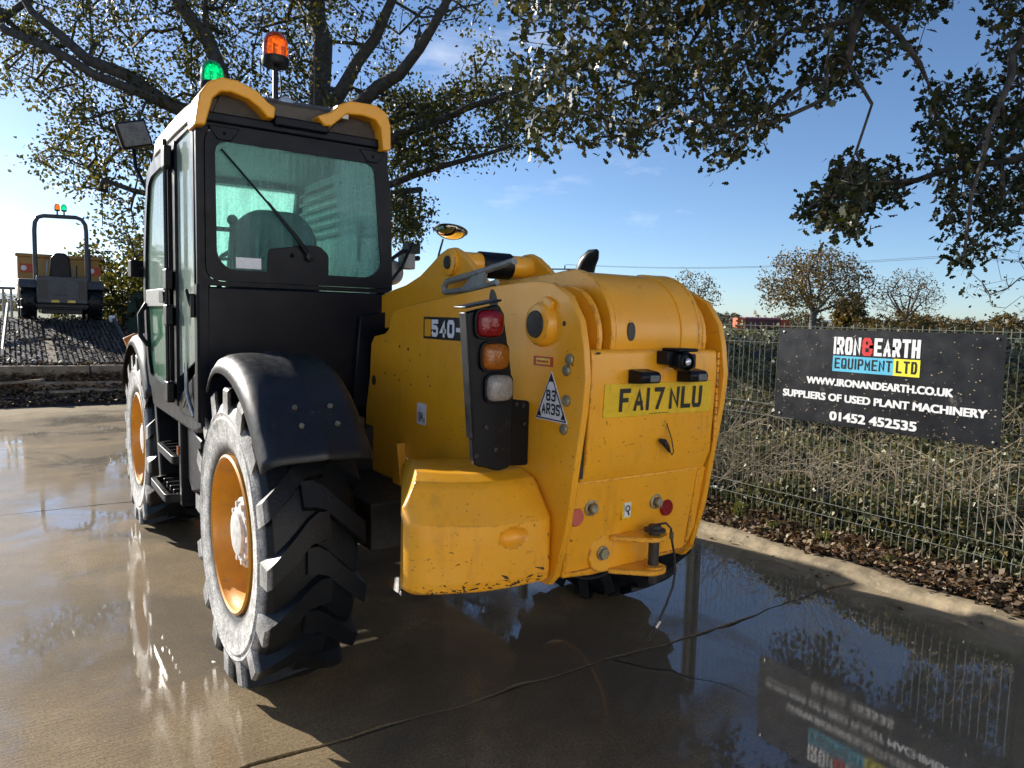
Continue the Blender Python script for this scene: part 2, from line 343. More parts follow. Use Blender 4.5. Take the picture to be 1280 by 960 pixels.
MAT['leaf_autumn'] = mat_leaf('autumn_leaves', [(0.09, 0.065, 0.022), (0.14, 0.095, 0.028), (0.19, 0.115, 0.03), (0.12, 0.11, 0.035)], trans=0.3)
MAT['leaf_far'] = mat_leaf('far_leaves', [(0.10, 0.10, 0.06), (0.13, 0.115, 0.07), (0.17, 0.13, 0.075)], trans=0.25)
MAT['leaf_hedge'] = mat_leaf('hedge_leaves', [(0.045, 0.058, 0.022), (0.080, 0.098, 0.034), (0.14, 0.14, 0.06), (0.24, 0.215, 0.12), (0.36, 0.30, 0.20)], trans=0.22, rough=0.42)
MAT['leaf_litter'] = mat_leaf('leaf_litter', [(0.045, 0.030, 0.018), (0.085, 0.055, 0.030), (0.17, 0.12, 0.07), (0.34, 0.26, 0.17), (0.26, 0.11, 0.04)], trans=0.1, rough=0.6)
MAT['leaf_ramp'] = mat_leaf('ramp_leaves', [(0.030, 0.020, 0.014), (0.055, 0.034, 0.022), (0.10, 0.06, 0.035), (0.20, 0.15, 0.10)], trans=0.1, rough=0.6)
MAT['grass'] = mat_leaf('grass_tufts', [(0.07, 0.10, 0.02), (0.12, 0.15, 0.03), (0.20, 0.20, 0.06)], trans=0.3)

def wloc(o):
    v = Vector((0, 0, 0))
    while o is not None: v += o.location; o = o.parent
    return v

def tag(o, label=None, cat=None, group=None, kind=None):
    for k, v in (('label', label), ('category', cat), ('group', group), ('kind', kind)):
        if v: o[k] = v
    return o

def empty(name, loc, parent=None, label=None, cat=None, group=None):
    o = bpy.data.objects.new(name, None); COL.objects.link(o)
    o.empty_display_size = 0.2
    if parent is not None: o.parent = parent
    o.location = Vector(loc) - (wloc(parent) if parent is not None else Vector())
    return tag(o, label, cat, group)

class MB:
    def __init__(s): s.v = []; s.f = []
    def add(s, vs, fs):
        n = len(s.v); s.v += [tuple(v) for v in vs]; s.f += [tuple(i + n for i in f) for f in fs]; return s
    def box(s, x0, x1, y0, y1, z0, z1):
        vs = [(x, y, z) for z in (z0, z1) for y in (y0, y1) for x in (x0, x1)]
        return s.add(vs, [(0, 2, 3, 1), (4, 5, 7, 6), (0, 1, 5, 4), (2, 6, 7, 3), (0, 4, 6, 2), (1, 3, 7, 5)])
    def obox(s, c, size, rot):
        c = Vector(c); vs = []
        for z in (-1, 1):
            for y in (-1, 1):
                for x in (-1, 1): vs.append(c + rot @ Vector((x * size[0] / 2, y * size[1] / 2, z * size[2] / 2)))
        return s.add(vs, [(0, 2, 3, 1), (4, 5, 7, 6), (0, 1, 5, 4), (2, 6, 7, 3), (0, 4, 6, 2), (1, 3, 7, 5)])
    @staticmethod
    def p3(axis, a, p):
        return (a, p[0], p[1]) if axis == 'x' else ((p[0], a, p[1]) if axis == 'y' else (p[0], p[1], a))
    def prism(s, pts, axis, a, b, pts2=None):
        n = len(pts); q = pts2 or pts
        vs = [s.p3(axis, a, p) for p in pts] + [s.p3(axis, b, p) for p in q]
        fs = [tuple(range(n)), tuple(range(2 * n - 1, n - 1, -1))] + [(i, i + n, (i + 1) % n + n, (i + 1) % n) for i in range(n)]
        return s.add(vs, fs)
    def ring(s, outer, inner, axis, a, b):
        n = len(outer)
        vs = [s.p3(axis, t, p) for t in (a, b) for p in outer] + [s.p3(axis, t, p) for t in (a, b) for p in inner]
        fs = []
        for i in range(n):
            j = (i + 1) % n
            fs += [(i, j, j + n, i + n), (2 * n + i, 2 * n + j, 3 * n + j, 3 * n + i), (i, j, 2 * n + j, 2 * n + i), (n + i, n + j, 3 * n + j, 3 * n + i)]
        return s.add(vs, fs)
    def tube(s, path, r, n=8, cap=True):
        path = [Vector(p) for p in path]; m = len(path)
        rs = r if isinstance(r, (list, tuple)) else [r] * m
        t = (path[1] - path[0]).normalized()
        up = Vector((0, 0, 1)) if abs(t.z) < 0.9 else Vector((1, 0, 0))
        u = t.cross(up).normalized(); base = len(s.v); vs = []
        for i in range(m):
            a = path[max(0, i - 1)]; b = path[min(m - 1, i + 1)]
            t = (b - a).normalized() if (b - a).length > 1e-9 else t
            u = (u - t * u.dot(t)).normalized(); w = t.cross(u)
            for k in range(n):
                an = 2 * math.pi * k / n
                vs.append(path[i] + (u * math.cos(an) + w * math.sin(an)) * rs[i])
        fs = []
        for i in range(m - 1):
            for k in range(n):
                fs.append((i * n + k, i * n + (k + 1) % n, (i + 1) * n + (k + 1) % n, (i + 1) * n + k))
        if cap: fs += [tuple(range(n - 1, -1, -1)), tuple((m - 1) * n + k for k in range(n))]
        return s.add(vs, fs)
    def lathe(s, prof, c, axis='x', n=24, a0=0.0, a1=2 * math.pi):
        """prof: (radius, offset along axis)"""
        c = Vector(c); full = abs(a1 - a0 - 2 * math.pi) < 1e-6; m = n if full else n + 1
        ax = {'x': (Vector((1, 0, 0)), Vector((0, -1, 0)), Vector((0, 0, 1))), 'y': (Vector((0, 1, 0)), Vector((1, 0, 0)), Vector((0, 0, 1))), 'z': (Vector((0, 0, 1)), Vector((1, 0, 0)), Vector((0, 1, 0)))}[axis]
        vs = []
        for k in range(m):
            an = a0 + (a1 - a0) * k / n
            for r, h in prof: vs.append(c + ax[0] * h + (ax[1] * math.cos(an) + ax[2] * math.sin(an)) * r)
        p = len(prof); fs = []
        for k in range(m if full else n):
            k2 = (k + 1) % m
            for i in range(p - 1): fs.append((k * p + i, k * p + i + 1, k2 * p + i + 1, k2 * p + i))
        return s.add(vs, fs)
    def cyl(s, c, axis, r, h, n=16, r2=None):
        r2 = r if r2 is None else r2
        return s.lathe([(0.0001, 0), (r, 0), (r2, h), (0.0001, h)], c, axis, n)
    def dome(s, c, axis, r, h, sign=1, n=16, k=5):
        return s.lathe([(max(1e-4, r * math.cos(i / k * math.pi / 2)), sign * h * math.sin(i / k * math.pi / 2)) for i in range(k + 1)], c, axis, n)
    def build(s, name, mat, parent=None, bevel=0.0, seg=2, smooth=35, origin=None, solid=0.0, subd=0, recalc=True):
        pl = wloc(parent) if parent is not None else Vector((0, 0, 0))
        og = Vector(origin) if origin is not None else pl
        me = bpy.data.meshes.new(name)
        me.from_pydata([(v[0] - og.x, v[1] - og.y, v[2] - og.z) for v in s.v], [], s.f)
        if recalc:
            bm = bmesh.new(); bm.from_mesh(me)
            bmesh.ops.remove_doubles(bm, verts=bm.verts, dist=1e-5)
            bmesh.ops.recalc_face_normals(bm, faces=bm.faces); bm.to_mesh(me); bm.free()
        me.materials.append(MAT[mat] if isinstance(mat, str) else mat)
        if smooth:
            me.shade_smooth()
            me.set_sharp_from_angle(angle=R(smooth))
        o = bpy.data.objects.new(name, me); COL.objects.link(o)
        if parent is not None: o.parent = parent
        o.location = og - pl
        if solid:
            md = o.modifiers.new('solid', 'SOLIDIFY'); md.thickness = solid; md.offset = 0
        if bevel:
            md = o.modifiers.new('bevel', 'BEVEL'); md.width = bevel; md.segments = seg; md.limit_method = 'ANGLE'; md.angle_limit = R(28)
            md.harden_normals = False
        if subd:
            md = o.modifiers.new('sub', 'SUBSURF'); md.levels = subd; md.render_levels = subd
        return o

def rrect(x0, x1, z0, z1, r, n=5):
    pts = []
    for cx, cz, a in ((x1 - r, z1 - r, 0), (x0 + r, z1 - r, 90), (x0 + r, z0 + r, 180), (x1 - r, z0 + r, 270)):
        for k in range(n + 1):
            an = R(a + 90 * k / n); pts.append((cx + r * math.cos(an), cz + r * math.sin(an)))
    return pts

def quad_round(c, r, n=5):
    """rounded polygon through corner list c"""
    out = []; m = len(c)
    for i in range(m):
        p = Vector(c[i]); a = Vector(c[i - 1]) - p; b = Vector(c[(i + 1) % m]) - p
        rr = min(r, a.length * 0.45, b.length * 0.45); s = p + a.normalized() * rr; e = p + b.normalized() * rr
        for k in range(n + 1):
            t = k / n; q = s * (1 - t) ** 2 + p * 2 * t * (1 - t) + e * t * t; out.append((q.x, q.y))
    return out

def text_mb(mb, txt, o, right, up, w, h, bold=0.0, depth=0.0012, spacing=1.0):
    """flat raised lettering fitted into w x h with its lower left corner at o; bold overlays shifted copies"""
    cu = bpy.data.curves.new('t', 'FONT'); cu.body = txt; cu.size = 1.0; cu.space_character = spacing; cu.resolution_u = 4
    ob = bpy.data.objects.new('t', cu); COL.objects.link(ob)
    dg = bpy.context.evaluated_depsgraph_get(); me = bpy.data.meshes.new_from_object(ob.evaluated_get(dg))
    vs = [v.co.copy() for v in me.vertices]; fs = [tuple(p.vertices) for p in me.polygons]
    bpy.data.objects.remove(ob, do_unlink=True); bpy.data.curves.remove(cu); bpy.data.meshes.remove(me)
    if not vs: return mb
    x0 = min(v.x for v in vs); x1 = max(v.x for v in vs); y0 = min(v.y for v in vs); y1 = max(v.y for v in vs)
    o = Vector(o); right = Vector(right); up = Vector(up); nrm = right.cross(up); e = bold * h
    for k, (ax, ay) in enumerate([(0, 0)] if not bold else [(-1, -.5), (-1, .5), (0, 0), (1, -.5), (1, .5)]):
        mb.add([o + right * (e + (v.x - x0) / (x1 - x0) * (w - 2 * e) + ax * e) + up * (e + (v.y - y0) / (y1 - y0) * (h - 2 * e) + ay * e) + nrm * (depth + k * .00012) for v in vs], fs)
    return mb

def dashes_mb(mb, o, right, up, w, h, n, depth=0.0012):
    """a row of short strokes for print too small to read"""
    o = Vector(o); right = Vector(right); up = Vector(up); nrm = right.cross(up); st = w / n
    for k in range(n):
        a = o + right * (k * st) + nrm * depth; e = right * (st * (.55 + .35 * ((k * 7) % 3) / 2))
        mb.add([a, a + e, a + e + up * h, a + up * h], [(0, 1, 2, 3)])
    return mb

GLYPH = {  # block strokes in a 0..1 x 0..1 cell
 'F': [[(0, 0), (0, 1), (1, 1)], [(0, .5), (.75, .5)]], 'A': [[(0, 0), (.5, 1), (1, 0)], [(.2, .3), (.8, .3)]],
 '1': [[(.5, 0), (.5, 1)]], '7': [[(0, 1), (1, 1), (.3, 0)]], 'N': [[(0, 0), (0, 1), (1, 0), (1, 1)]], 'L': [[(0, 1), (0, 0), (1, 0)]],
 'U': [[(0, 1), (0, .14), (.14, 0), (.86, 0), (1, .14), (1, 1)]], '8': [[(.15, 0), (.85, 0), (1, .12), (1, .42), (.85, .53), (.15, .53), (0, .42), (0, .12), (.15, 0)], [(.15, .53), (.05, .62), (.05, .9), (.18, 1), (.82, 1), (.95, .9), (.95, .62), (.85, .53)]],
 '3': [[(0, .9), (.12, 1), (.85, 1), (1, .9), (1, .62), (.85, .53), (.35, .53)], [(.85, .53), (1, .42), (1, .12), (.85, 0), (.12, 0), (0, .1)]],
 'R': [[(0, 0), (0, 1), (.8, 1), (1, .85), (1, .6), (.8, .46), (0, .46)], [(.55, .46), (1, 0)]],
 'S': [[(1, .85), (.85, 1), (.15, 1), (0, .86), (0, .64), (.14, .53), (.86, .47), (1, .36), (1, .14), (.85, 0), (.15, 0), (0, .15)]],
 '5': [[(1, 1), (0, 1), (0, .56), (.8, .56), (1, .42), (1, .14), (.82, 0), (.15, 0), (0, .1)]], '4': [[(.75, 0), (.75, 1), (0, .3), (1, .3)]],
 'E': [[(1, 1), (0, 1), (0, 0), (1, 0)], [(0, .5), (.8, .5)]], 'Q': [[(.15, 0), (.85, 0), (1, .14), (1, .86), (.85, 1), (.15, 1), (0, .86), (0, .14), (.15, 0)], [(.6, .25), (1, -.02)]], 'O': [[(.15, 0), (.85, 0), (1, .14), (1, .86), (.85, 1), (.15, 1), (0, .86), (0, .14), (.15, 0)]],
 'I': [[(.5, 0), (.5, 1)]], 'P': [[(0, 0), (0, 1), (.8, 1), (1, .86), (1, .6), (.8, .45), (0, .45)]], 'M': [[(0, 0), (0, 1), (.5, .35), (1, 1), (1, 0)]], 'T': [[(.5, 0), (.5, 1)], [(0, 1), (1, 1)]],
 'D': [[(0, 0), (0, 1), (.75, 1), (1, .8), (1, .2), (.75, 0), (0, 0)]], 'H': [[(0, 0), (0, 1)], [(1, 0), (1, 1)], [(0, .5), (1, .5)]],
 '&': [[(1, .62), (1, .12), (.85, 0), (.15, 0), (0, .12), (0, .45), (.12, .53), (1, .53)], [(.12, .53), (0, .62), (0, .88), (.15, 1), (.7, 1), (.85, .88), (.85, .75)]],
 '0': [[(.15, 0), (.85, 0), (1, .14), (1, .86), (.85, 1), (.15, 1), (0, .86), (0, .14), (.15, 0)]], '-': [[(.1, .45), (.6, .45)]],
}
def stroke_mb(mb, ch, o, right, up, w, h, t, depth=0.0014):
    o = Vector(o); right = Vector(right); up = Vector(up); nrm = right.cross(up); lay = 0
    for line in GLYPH[ch]:
        P = [Vector((t / 2 + p[0] * (w - t), t / 2 + p[1] * (h - t))) for p in line]
        closed = (P[0] - P[-1]).length < 1e-6
        L = []; Rr = []
        for i, p in enumerate(P):
            a = P[i - 1] if i > 0 else (P[-2] if closed else None); b = P[i + 1] if i < len(P) - 1 else (P[1] if closed else None)
            d1 = (p - a).normalized() if a is not None else (b - p).normalized(); d2 = (b - p).normalized() if b is not None else d1
            n1 = Vector((-d1.y, d1.x)); n2 = Vector((-d2.y, d2.x)); m = (n1 + n2)
            m = m.normalized() if m.length > 1e-6 else n1
            k = min(2.2, 1 / max(0.3, m.dot(n1)))
            e = p.copy()
            if a is None: e = p - d1 * t / 2
            if b is None: e = p + d1 * t / 2
            L.append(e + m * t / 2 * k); Rr.append(e - m * t / 2 * k)
        z = depth + lay * 0.0005; lay += 1
        n = len(P)
        f3 = lambda q: o + right * min(max(q.x, 0), w) + up * min(max(q.y, 0), h) + nrm * z
        mb.add([f3(q) for q in L] + [f3(q) for q in Rr], [(i, i + 1, n + i + 1, n + i) for i in range(n - 1)])
    return mb

def mesh_np(name, V, F, mat, parent=None, smooth=False, origin=None):
    """V (n,3), F (m,k) constant k"""
    pl = wloc(parent) if parent is not None else Vector((0, 0, 0)); og = Vector(origin) if origin is not None else pl
    V = V - np.array(og)
    me = bpy.data.meshes.new(name); k = F.shape[1]
    me.vertices.add(len(V)); me.vertices.foreach_set('co', V.astype(np.float32).ravel())
    me.loops.add(F.size); me.loops.foreach_set('vertex_index', F.astype(np.int32).ravel())
    me.polygons.add(len(F)); me.polygons.foreach_set('loop_start', np.arange(0, F.size, k, dtype=np.int32))
    me.update(calc_edges=True); me.validate()
    me.materials.append(MAT[mat])
    if smooth: me.shade_smooth()
    o = bpy.data.objects.new(name, me); COL.objects.link(o)
    if parent is not None: o.parent = parent
    o.location = og - pl
    return o

def leaves_np(P, size, rng, lobed=False, flat=0.0, down=0.0, aspect=0.62):
    """one small folded leaf polygon per point"""
    n = len(P)
    d = rng.normal(size=(n, 3)); d[:, 2] -= down; d[:, 2] *= (1 - flat)
    d /= np.linalg.norm(d, axis=1)[:, None] + 1e-9
    q = rng.normal(size=(n, 3)); q[:, 2] += flat * 4
    s = np.cross(q, d); s /= np.linalg.norm(s, axis=1)[:, None] + 1e-9
    nn = np.cross(d, s)
    L = size * rng.uniform(0.65, 1.3, n)[:, None]
    if lobed:
        out = [(0, 0), (.16, .16), (.30, .10), (.45, .30), (.58, .16), (.74, .30), (1, .0), (.74, -.30), (.58, -.16), (.45, -.30), (.30, -.10), (.16, -.16)]
        out = [(a, b * aspect / 0.6) for a, b in out]
    else:
        out = [(0, 0), (.5, aspect / 2), (1, 0), (.5, -aspect / 2)]
    k = len(out); V = np.empty((n, k, 3))
    fold = rng.uniform(0.1, 0.5, n)[:, None]
    for i, (a, b) in enumerate(out):
        V[:, i] = P + d * L * a + s * L * b + nn * L * (abs(b) * fold - 0.25 * a * a * fold)
    F = np.arange(n * k).reshape(n, k)
    return V.reshape(-1, 3), F

# ================================================================== SETTING
# ---- far ground
g = MB(); g.add([(-900, -900, -0.12), (1500, -900, -0.12), (1500, 1500, -0.12), (-900, 1500, -0.12)], [(0, 1, 2, 3)])
tag(g.build('ground', 'field', smooth=0), kind='structure')

# ---- concrete yard: base with slabs, uneven joints between them
yb = MB(); yb.box(-14, 2.44, -14.2, 10.9, -0.11, -0.028)
yard = tag(yb.build('yard', 'joint', smooth=0), kind='structure')
def wob(x, seed, amp):
    return amp * (math.sin(x * 1.7 + seed) + 0.6 * math.sin(x * 4.3 + seed * 2) + 0.35 * math.sin(x * 11.0 + seed * 3) + 0.2 * math.sin(x * 27 + seed))
JOINTS = [(-14.2, 0.0, 0.0), (-9.2, 0.005, 0.008), (-4.9, 0.008, 0.010), (-0.735, 0.020, 0.011), (3.45, 0.004, 0.008), (7.6, 0.006, 0.008), (10.85, 0.05, 0.0)]
xs = [-14 + i * 0.06 for i in range(int(16.44 / 0.06) + 1)]
for j in range(len(JOINTS) - 1):
    (ya, aa, ga), (yb_, ab, gb) = JOINTS[j], JOINTS[j + 1]
    lo = [(x, ya + ga / 2 + wob(x, j, aa) + max(0, wob(x * 3, j + 5, ga * 1.1))) for x in xs]
    hi = [(x, yb_ - gb / 2 + wob(x, j + 1, ab) - max(0, wob(x * 2.3, j + 9, gb * 1.0))) for x in xs]
    mb = MB(); n = len(xs)
    vs = [(x, y, 0) for x, y in lo] + [(x, y, 0) for x, y in hi] + [(x, y, -0.03) for x, y in lo] + [(x, y, -0.03) for x, y in hi]
    fs = [(i, i + 1, n + i + 1, n + i) for i in range(n - 1)]
    fs += [(2 * n + i, 2 * n + i + 1, i + 1, i) for i in range(n - 1)] + [(n + i, n + i + 1, 3 * n + i + 1, 3 * n + i) for i in range(n - 1)]
    mb.add(vs, fs)
    mb.build('concrete_slab', 'concrete', yard, smooth=0)
# a fine crack running off the wavy joint
ck = MB(); pth = [(0.42, -0.75), (0.47, -0.84), (0.50, -0.90), (0.58, -0.97), (0.60, -1.06), (0.68, -1.16), (0.70, -1.30)]
for i in range(len(pth) - 1):
    (x0, y0), (x1, y1) = pth[i], pth[i + 1]; w0 = 0.006 * (1 - i / 6) + 0.001; w1 = 0.006 * (1 - (i + 1) / 6) + 0.0008
    ck.add([(x0 - w0, y0, .0015), (x0 + w0, y0, .0015), (x1 + w1, y1, .0015), (x1 - w1, y1, .0015)], [(0, 1, 2, 3)])
ck.build('crack', 'joint', yard, smooth=0)

# ---- kerb upstand along the fence, and soil strip / bank behind
kb = MB(); ys = [-9 + i * 0.15 for i in range(240)]
prof = []
for i, y in enumerate(ys):
    e = 0.012 * math.sin(y * 5.1) + 0.010 * math.sin(y * 13.7 + 1) + rnd.uniform(-.006, .006); t = 0.006 * math.sin(y * 7.7) + rnd.uniform(-.004, .004)
    prof.append([(2.445, y, -0.05), (2.452 + e, y, 0.0), (2.474 + e * 1.6, y, 0.034 + t), (2.50 + e, y, 0.052 + t * 1.6), (2.58 + e * .5, y, 0.060 + t * 1.6), (2.605, y, 0.05 + t), (2.61, y, -0.05)])
m = 7
for i in range(len(prof) - 1):
    kb.add(prof[i] + prof[i + 1], [(k, k + 1, m + k + 1, m + k) for k in range(m - 1)])
tag(kb.build('kerb', 'kerb', smooth=50), kind='structure')

def bank_z(x, y):
    """rough ground rising gently away from the fence"""
    t = min(1, max(0, (x - 2.55) / 0.35))
    z = 0.03 + 0.10 * t + 0.015 * math.sin(y * 3.1 + x * 4) + 0.012 * math.sin(y * 8.3)
    if x > 2.9: z += 0.138 * (min(x, 11.6) - 2.9) + 0.05 * math.sin(y * 1.1 + x * .9) * min(1, x - 2.9) + .03 * math.sin(y * 2.7 - x * 2.1) * min(1, x - 2.9)
    if x > 12.2: z -= min(1, (x - 12.2) / 3.5) * 1.5
    return z
bk = MB(); bxs = [2.56 + .09 * k for k in range(12)] + [3.6 + .33 * k for k in range(40)]; nx = len(bxs) - 1; ny = 150
for i in range(ny + 1):
    y = -10 + 40 * i / ny
    for x in bxs: bk.v.append((x, y, bank_z(x, y)))
for i in range(ny):
    for k in range(nx): a = i * (nx + 1) + k; bk.f.append((a, a + 1, a + nx + 2, a + nx + 1))
tag(bk.build('bank', 'soil', smooth=60, recalc=False), kind='structure')

# far verge beyond the yard's end
fv = MB(); fv.add([(-14, 10.4, 0.004), (2.6, 10.4, 0.004), (2.6, 40, 0.3), (-14, 40, 0.3)], [(0, 1, 2, 3)])
n_ = 40; fv = MB()
for i in range(n_ + 1):
    for k in range(n_ + 1):
        x = -14 + 30 * k / n_; y = 10.45 + 30 * i / n_
        fv.v.append((x, y + 0.12 * math.sin(x * 2.1) if i == 0 else y, -0.004 + min(0.30, 0.13 * (y - 10.45)) + (0.04 * math.sin(x * 1.3 + y) if i else 0)))
for i in range(n_):
    for k in range(n_): a = i * (n_ + 1) + k; fv.f.append((a, a + 1, a + n_ + 2, a + n_ + 1))
tag(fv.build('verge', 'soil', smooth=60, recalc=False), kind='structure')

# hills on the horizon
hl = MB(); N = 120
for i in range(N + 1):
    an = R(-60 + 200 * i / N); rr = 1300
    h = 16 + 7 * math.sin(i * 0.23) + 4 * math.sin(i * 0.61 + 1)
    dx, dy = math.sin(an), math.cos(an)
    hl.v += [(dx * (rr - 200), dy * (rr - 200), -1), (dx * rr, dy * rr, h), (dx * (rr + 250), dy * (rr + 250), -1)]
for i in range(N):
    for k in range(2): a = i * 3 + k; hl.f.append((a, a + 3, a + 4, a + 1))
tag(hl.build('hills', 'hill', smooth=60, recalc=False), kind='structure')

# ================================================================== TELEHANDLER
TH = empty('telehandler', (0, 1.375, 0), None, 'big yellow telehandler with black cab parked on the wet concrete', 'telehandler')

# ---- wheels
def tyre_mb(R0=0.634, hw=0.190, lugs=16):
    mb = MB(); k = R0 / 0.634
    half = [(.335, -.165), (.352, -.182), (.40, -.197), (.455, -.204), (.478, -.205), (.487, -.209), (.496, -.209), (.503, -.203), (.512, -.203), (.520, -.207), (.528, -.202), (.556, -.190), (.582, -.165), (.596, -.11), (.600, -.05)]
    pr = [(r * k, h * hw / .205) for r, h in half] + [(.601 * k, 0)] + [(r * k, -h * hw / .205) for r, h in half[::-1]]
    mb.lathe(pr, (0, 0, 0), 'x', 72)
    for s in (-1, 1):
        for q in range(lugs):
            a0 = 2 * math.pi * q / lugs + (math.pi / lugs if s > 0 else 0)
            st = [(.207, -.012, .088, .525, .618), (.196, -.002, .092, .548, .628), (.17, .018, .094, .565, .631), (.10, .080, .098, .585, .634), (.035, .140, .100, .588, .635), (-.005, .158, .112, .588, .635), (-.050, .160, .108, .588, .634)]
            vs = []
            for x, t, w, rb, rt in st:
                for tt, r in ((t - w / 2 - .006, rb), (t - w / 2 + .006, rt), (t + w / 2 - .006, rt), (t + w / 2 + .006, rb)):
                    an = a0 + tt / .61; vs.append((s * x * hw / .205, -r * k * math.cos(an), r * k * math.sin(an)))
            fs = [(0, 1, 2, 3), (27, 26, 25, 24)]
            for i in range(6):
                for j in range(3): fs.append((i * 4 + j, i * 4 + j + 1, i * 4 + j + 5, i * 4 + j + 4))
            mb.add(vs, fs)
    return mb

def wheel(x, y, side, proto=None):
    w = empty('wheel', (x, y, 0.634), TH)
    if proto is None:
        tm = tyre_mb(); tm.v = [(a + x, b_ + y, c + .634) for a, b_, c in tm.v]; tm.build('tyre', 'rubber', w, smooth=32, origin=(x, y, .634))
        rim = MB()
        rim.lathe([(.337, -.150), (.340, -.176), (.330, -.182), (.322, -.176), (.316, -.150), (.303, -.135), (.296, -.090), (.288, -.072), (.262, -.064), (.205, -.074), (.165, -.098), (.12, -.102), (.0005, -.102)], (x, y, .634), 'x', 56)
        rim.lathe([(.337, .150), (.340, .176), (.330, .182), (.316, .150), (.30, .10), (.25, .05), (.0005, .03)], (x, y, .634), 'x', 40)
        rim.build('rim', 'rim', w, smooth=40, origin=(x, y, .634))
        hb = MB()
        hb.lathe([(.150, -.098), (.152, -.118), (.140, -.126), (.128, -.124), (.122, -.134), (.098, -.138), (.092, -.150), (.05, -.156), (.0005, -.157)], (x, y, .634), 'x', 32)
        for i in range(10):
            a = 2 * math.pi * i / 10; hb.cyl((x - .140, y + .125 * math.cos(a), .634 + .125 * math.sin(a)), 'x', .0125, .03, 6)
        hb.build('hub', 'hub', w, smooth=40, origin=(x, y, .634))
        for i in range(4):
            a = R(172 + 90 * i); c = Vector((x - .0675, y - .236 * math.cos(a), .634 + .236 * math.sin(a)))
            ho = MB(); ho.cyl((c.x - .004, c.y, c.z), 'x', .034, .008, 16); ho.build('hand_hole', 'ink', w, smooth=0, origin=(x, y, .634))
    else:
        for ch in proto.children:
            c = ch.copy(); COL.objects.link(c); c.parent = w
    if side > 0: w.rotation_euler = (0, 0, math.pi)
    return w
w0 = wheel(-.950, 0, -1)
wf = wheel(-.950, 2.75, -1, w0); wf.rotation_euler = (R(9), 0, R(0))
wheel(.950, 0, 1, w0); wheel(.950, 2.75, 1, w0)

# ---- wheel fenders
def fender(cx, cy, side, a0, a1, name='fender'):
    xsn = [(-.222, .690), (-.214, .722), (-.196, .748), (-.165, .764), (-.12, .770), (-.03, .772), (-.012, .780), (.004, .780), (.022, .772), (.12, .768), (.165, .760), (.185, .742)]
    mb = MB(); n = 26; m = len(xsn)
    for i in range(n + 1):
        a = a0 + (a1 - a0) * i / n; e = i / n
        for (x, r) in xsn:
            drop = 0.05 * max(0, (e - .8) / .2) ** 2
            flare = .02 * max(0, (.12 - e) / .12)
            rr = r - drop + flare
            mb.v.append((cx + side * -x if side > 0 else cx + x, cy - rr * math.cos(a), .634 + rr * math.sin(a)))
    for i in range(n):
        for k in range(m - 1): q = i * m + k; mb.f.append((q, q + 1, q + m + 1, q + m))
    o = mb.build(name, 'fender', TH, smooth=40, solid=.009)
    return o
fd = fender(-.935, 0, -1, R(32), R(114))
for a, x in ((R(50), -1.005), (R(43.5), -1.0), (R(50), -.868), (R(43.5), -.862)):
    r = .772; c = Vector((x, -r * math.cos(a), .634 + r * math.sin(a))); nrm = Vector((0, -math.cos(a), math.sin(a)))
    b = MB(); b.tube([c - nrm * .004, c + nrm * .004], [.028, .022], 18); b.build('washer', 'fender', fd, smooth=40)
    b = MB(); b.tube([c + nrm * .003, c + nrm * .013], [.011, .0095], 6); b.build('bolt', 'zinc', fd, smooth=0)
t = MB(); t.box(-.765, -.705, -.46, -.40, 1.135, 1.175); t.build('mount_tab', 'fender', fd, bevel=.008)
fender(-.935, 2.75, -1, R(30), R(150), 'fender')
fender(.935, 0, 1, R(32), R(114)); fender(.935, 2.75, 1, R(30), R(150))

# ---- main frame: two deep side plates with the tail between them
left_out = [(.02, 1.60), (-.02, 1.613), (-.45, 1.662), (-.84, 1.703), (-1.02, 1.714), (-1.12, 1.716), (-1.22, 1.708), (-1.315, 1.664), (-1.378, 1.582), (-1.400, 1.50), (-1.414, 1.40), (-1.405, 1.29), (-1.372, 1.09), (-1.340, .892), (-1.285, .705), (-1.25, .668), (-1.15, .66), (-.55, .70), (-.30, .74), (-.20, .775), (-.165, .90), (-.12, .935), (-.06, .93), (-.02, .87), (.02, .78), (.30, .77), (.50, .735), (.50, .80), (.35, .88), (.345, 1.10), (.30, 1.27), (.285, 1.44), (.245, 1.478), (.12, 1.495), (.075, 1.52), (.05, 1.57)]
for s, nm in ((-1, 'side_plate'), (1, 'side_plate')):
    mb = MB(); a, b = (-.362, -.337) if s < 0 else (.300, .324)
    mb.prism(left_out, 'x', a, b)
    sp = mb.build(nm, 'yellow', TH, bevel=.004)
    if s < 0: SPL = sp
    else: SPR = sp
# gusset fin and rail below the plate
gs = MB(); gs.prism([(-.17, .78), (-.07, .76), (-.108, .99), (-.122, .99)], 'x', -.405, -.363); gs.build('gusset', 'yellow', SPL, bevel=.004)
# pivot pin boss
pb = MB(); pb.lathe([(.078, 0), (.074, -.018), (.066, -.030), (.054, -.034), (.0005, -.034)], (-.362, -1.178, 1.567), 'x', 36); pb.build('pivot_boss', 'yellow_worn', SPL, smooth=35)
pp = MB(); pp.lathe([(.047, -.034), (.045, -.040), (.0005, -.042)], (-.362, -1.178, 1.567), 'x', 32); pp.build('pivot_pin', 'greasy', SPL, smooth=35)
kp = MB(); kp.obox((-.37, -1.215, 1.63), (.016, .05, .05), Matrix.Rotation(R(25), 3, 'X')); kp.build('keeper_plate', 'yellow', SPL, bevel=.004)
for (y, z) in ((-1.333, 1.455), (-1.318, 1.418), (-1.322, 1.318), (-1.313, 1.222)):
    b = MB(); b.lathe([(.019, 0), (.019, -.006), (.016, -.010), (.0005, -.011)], (-.362, y, z), 'x', 16); b.build('bolt', 'zinc', SPL, smooth=35)
hs = MB()
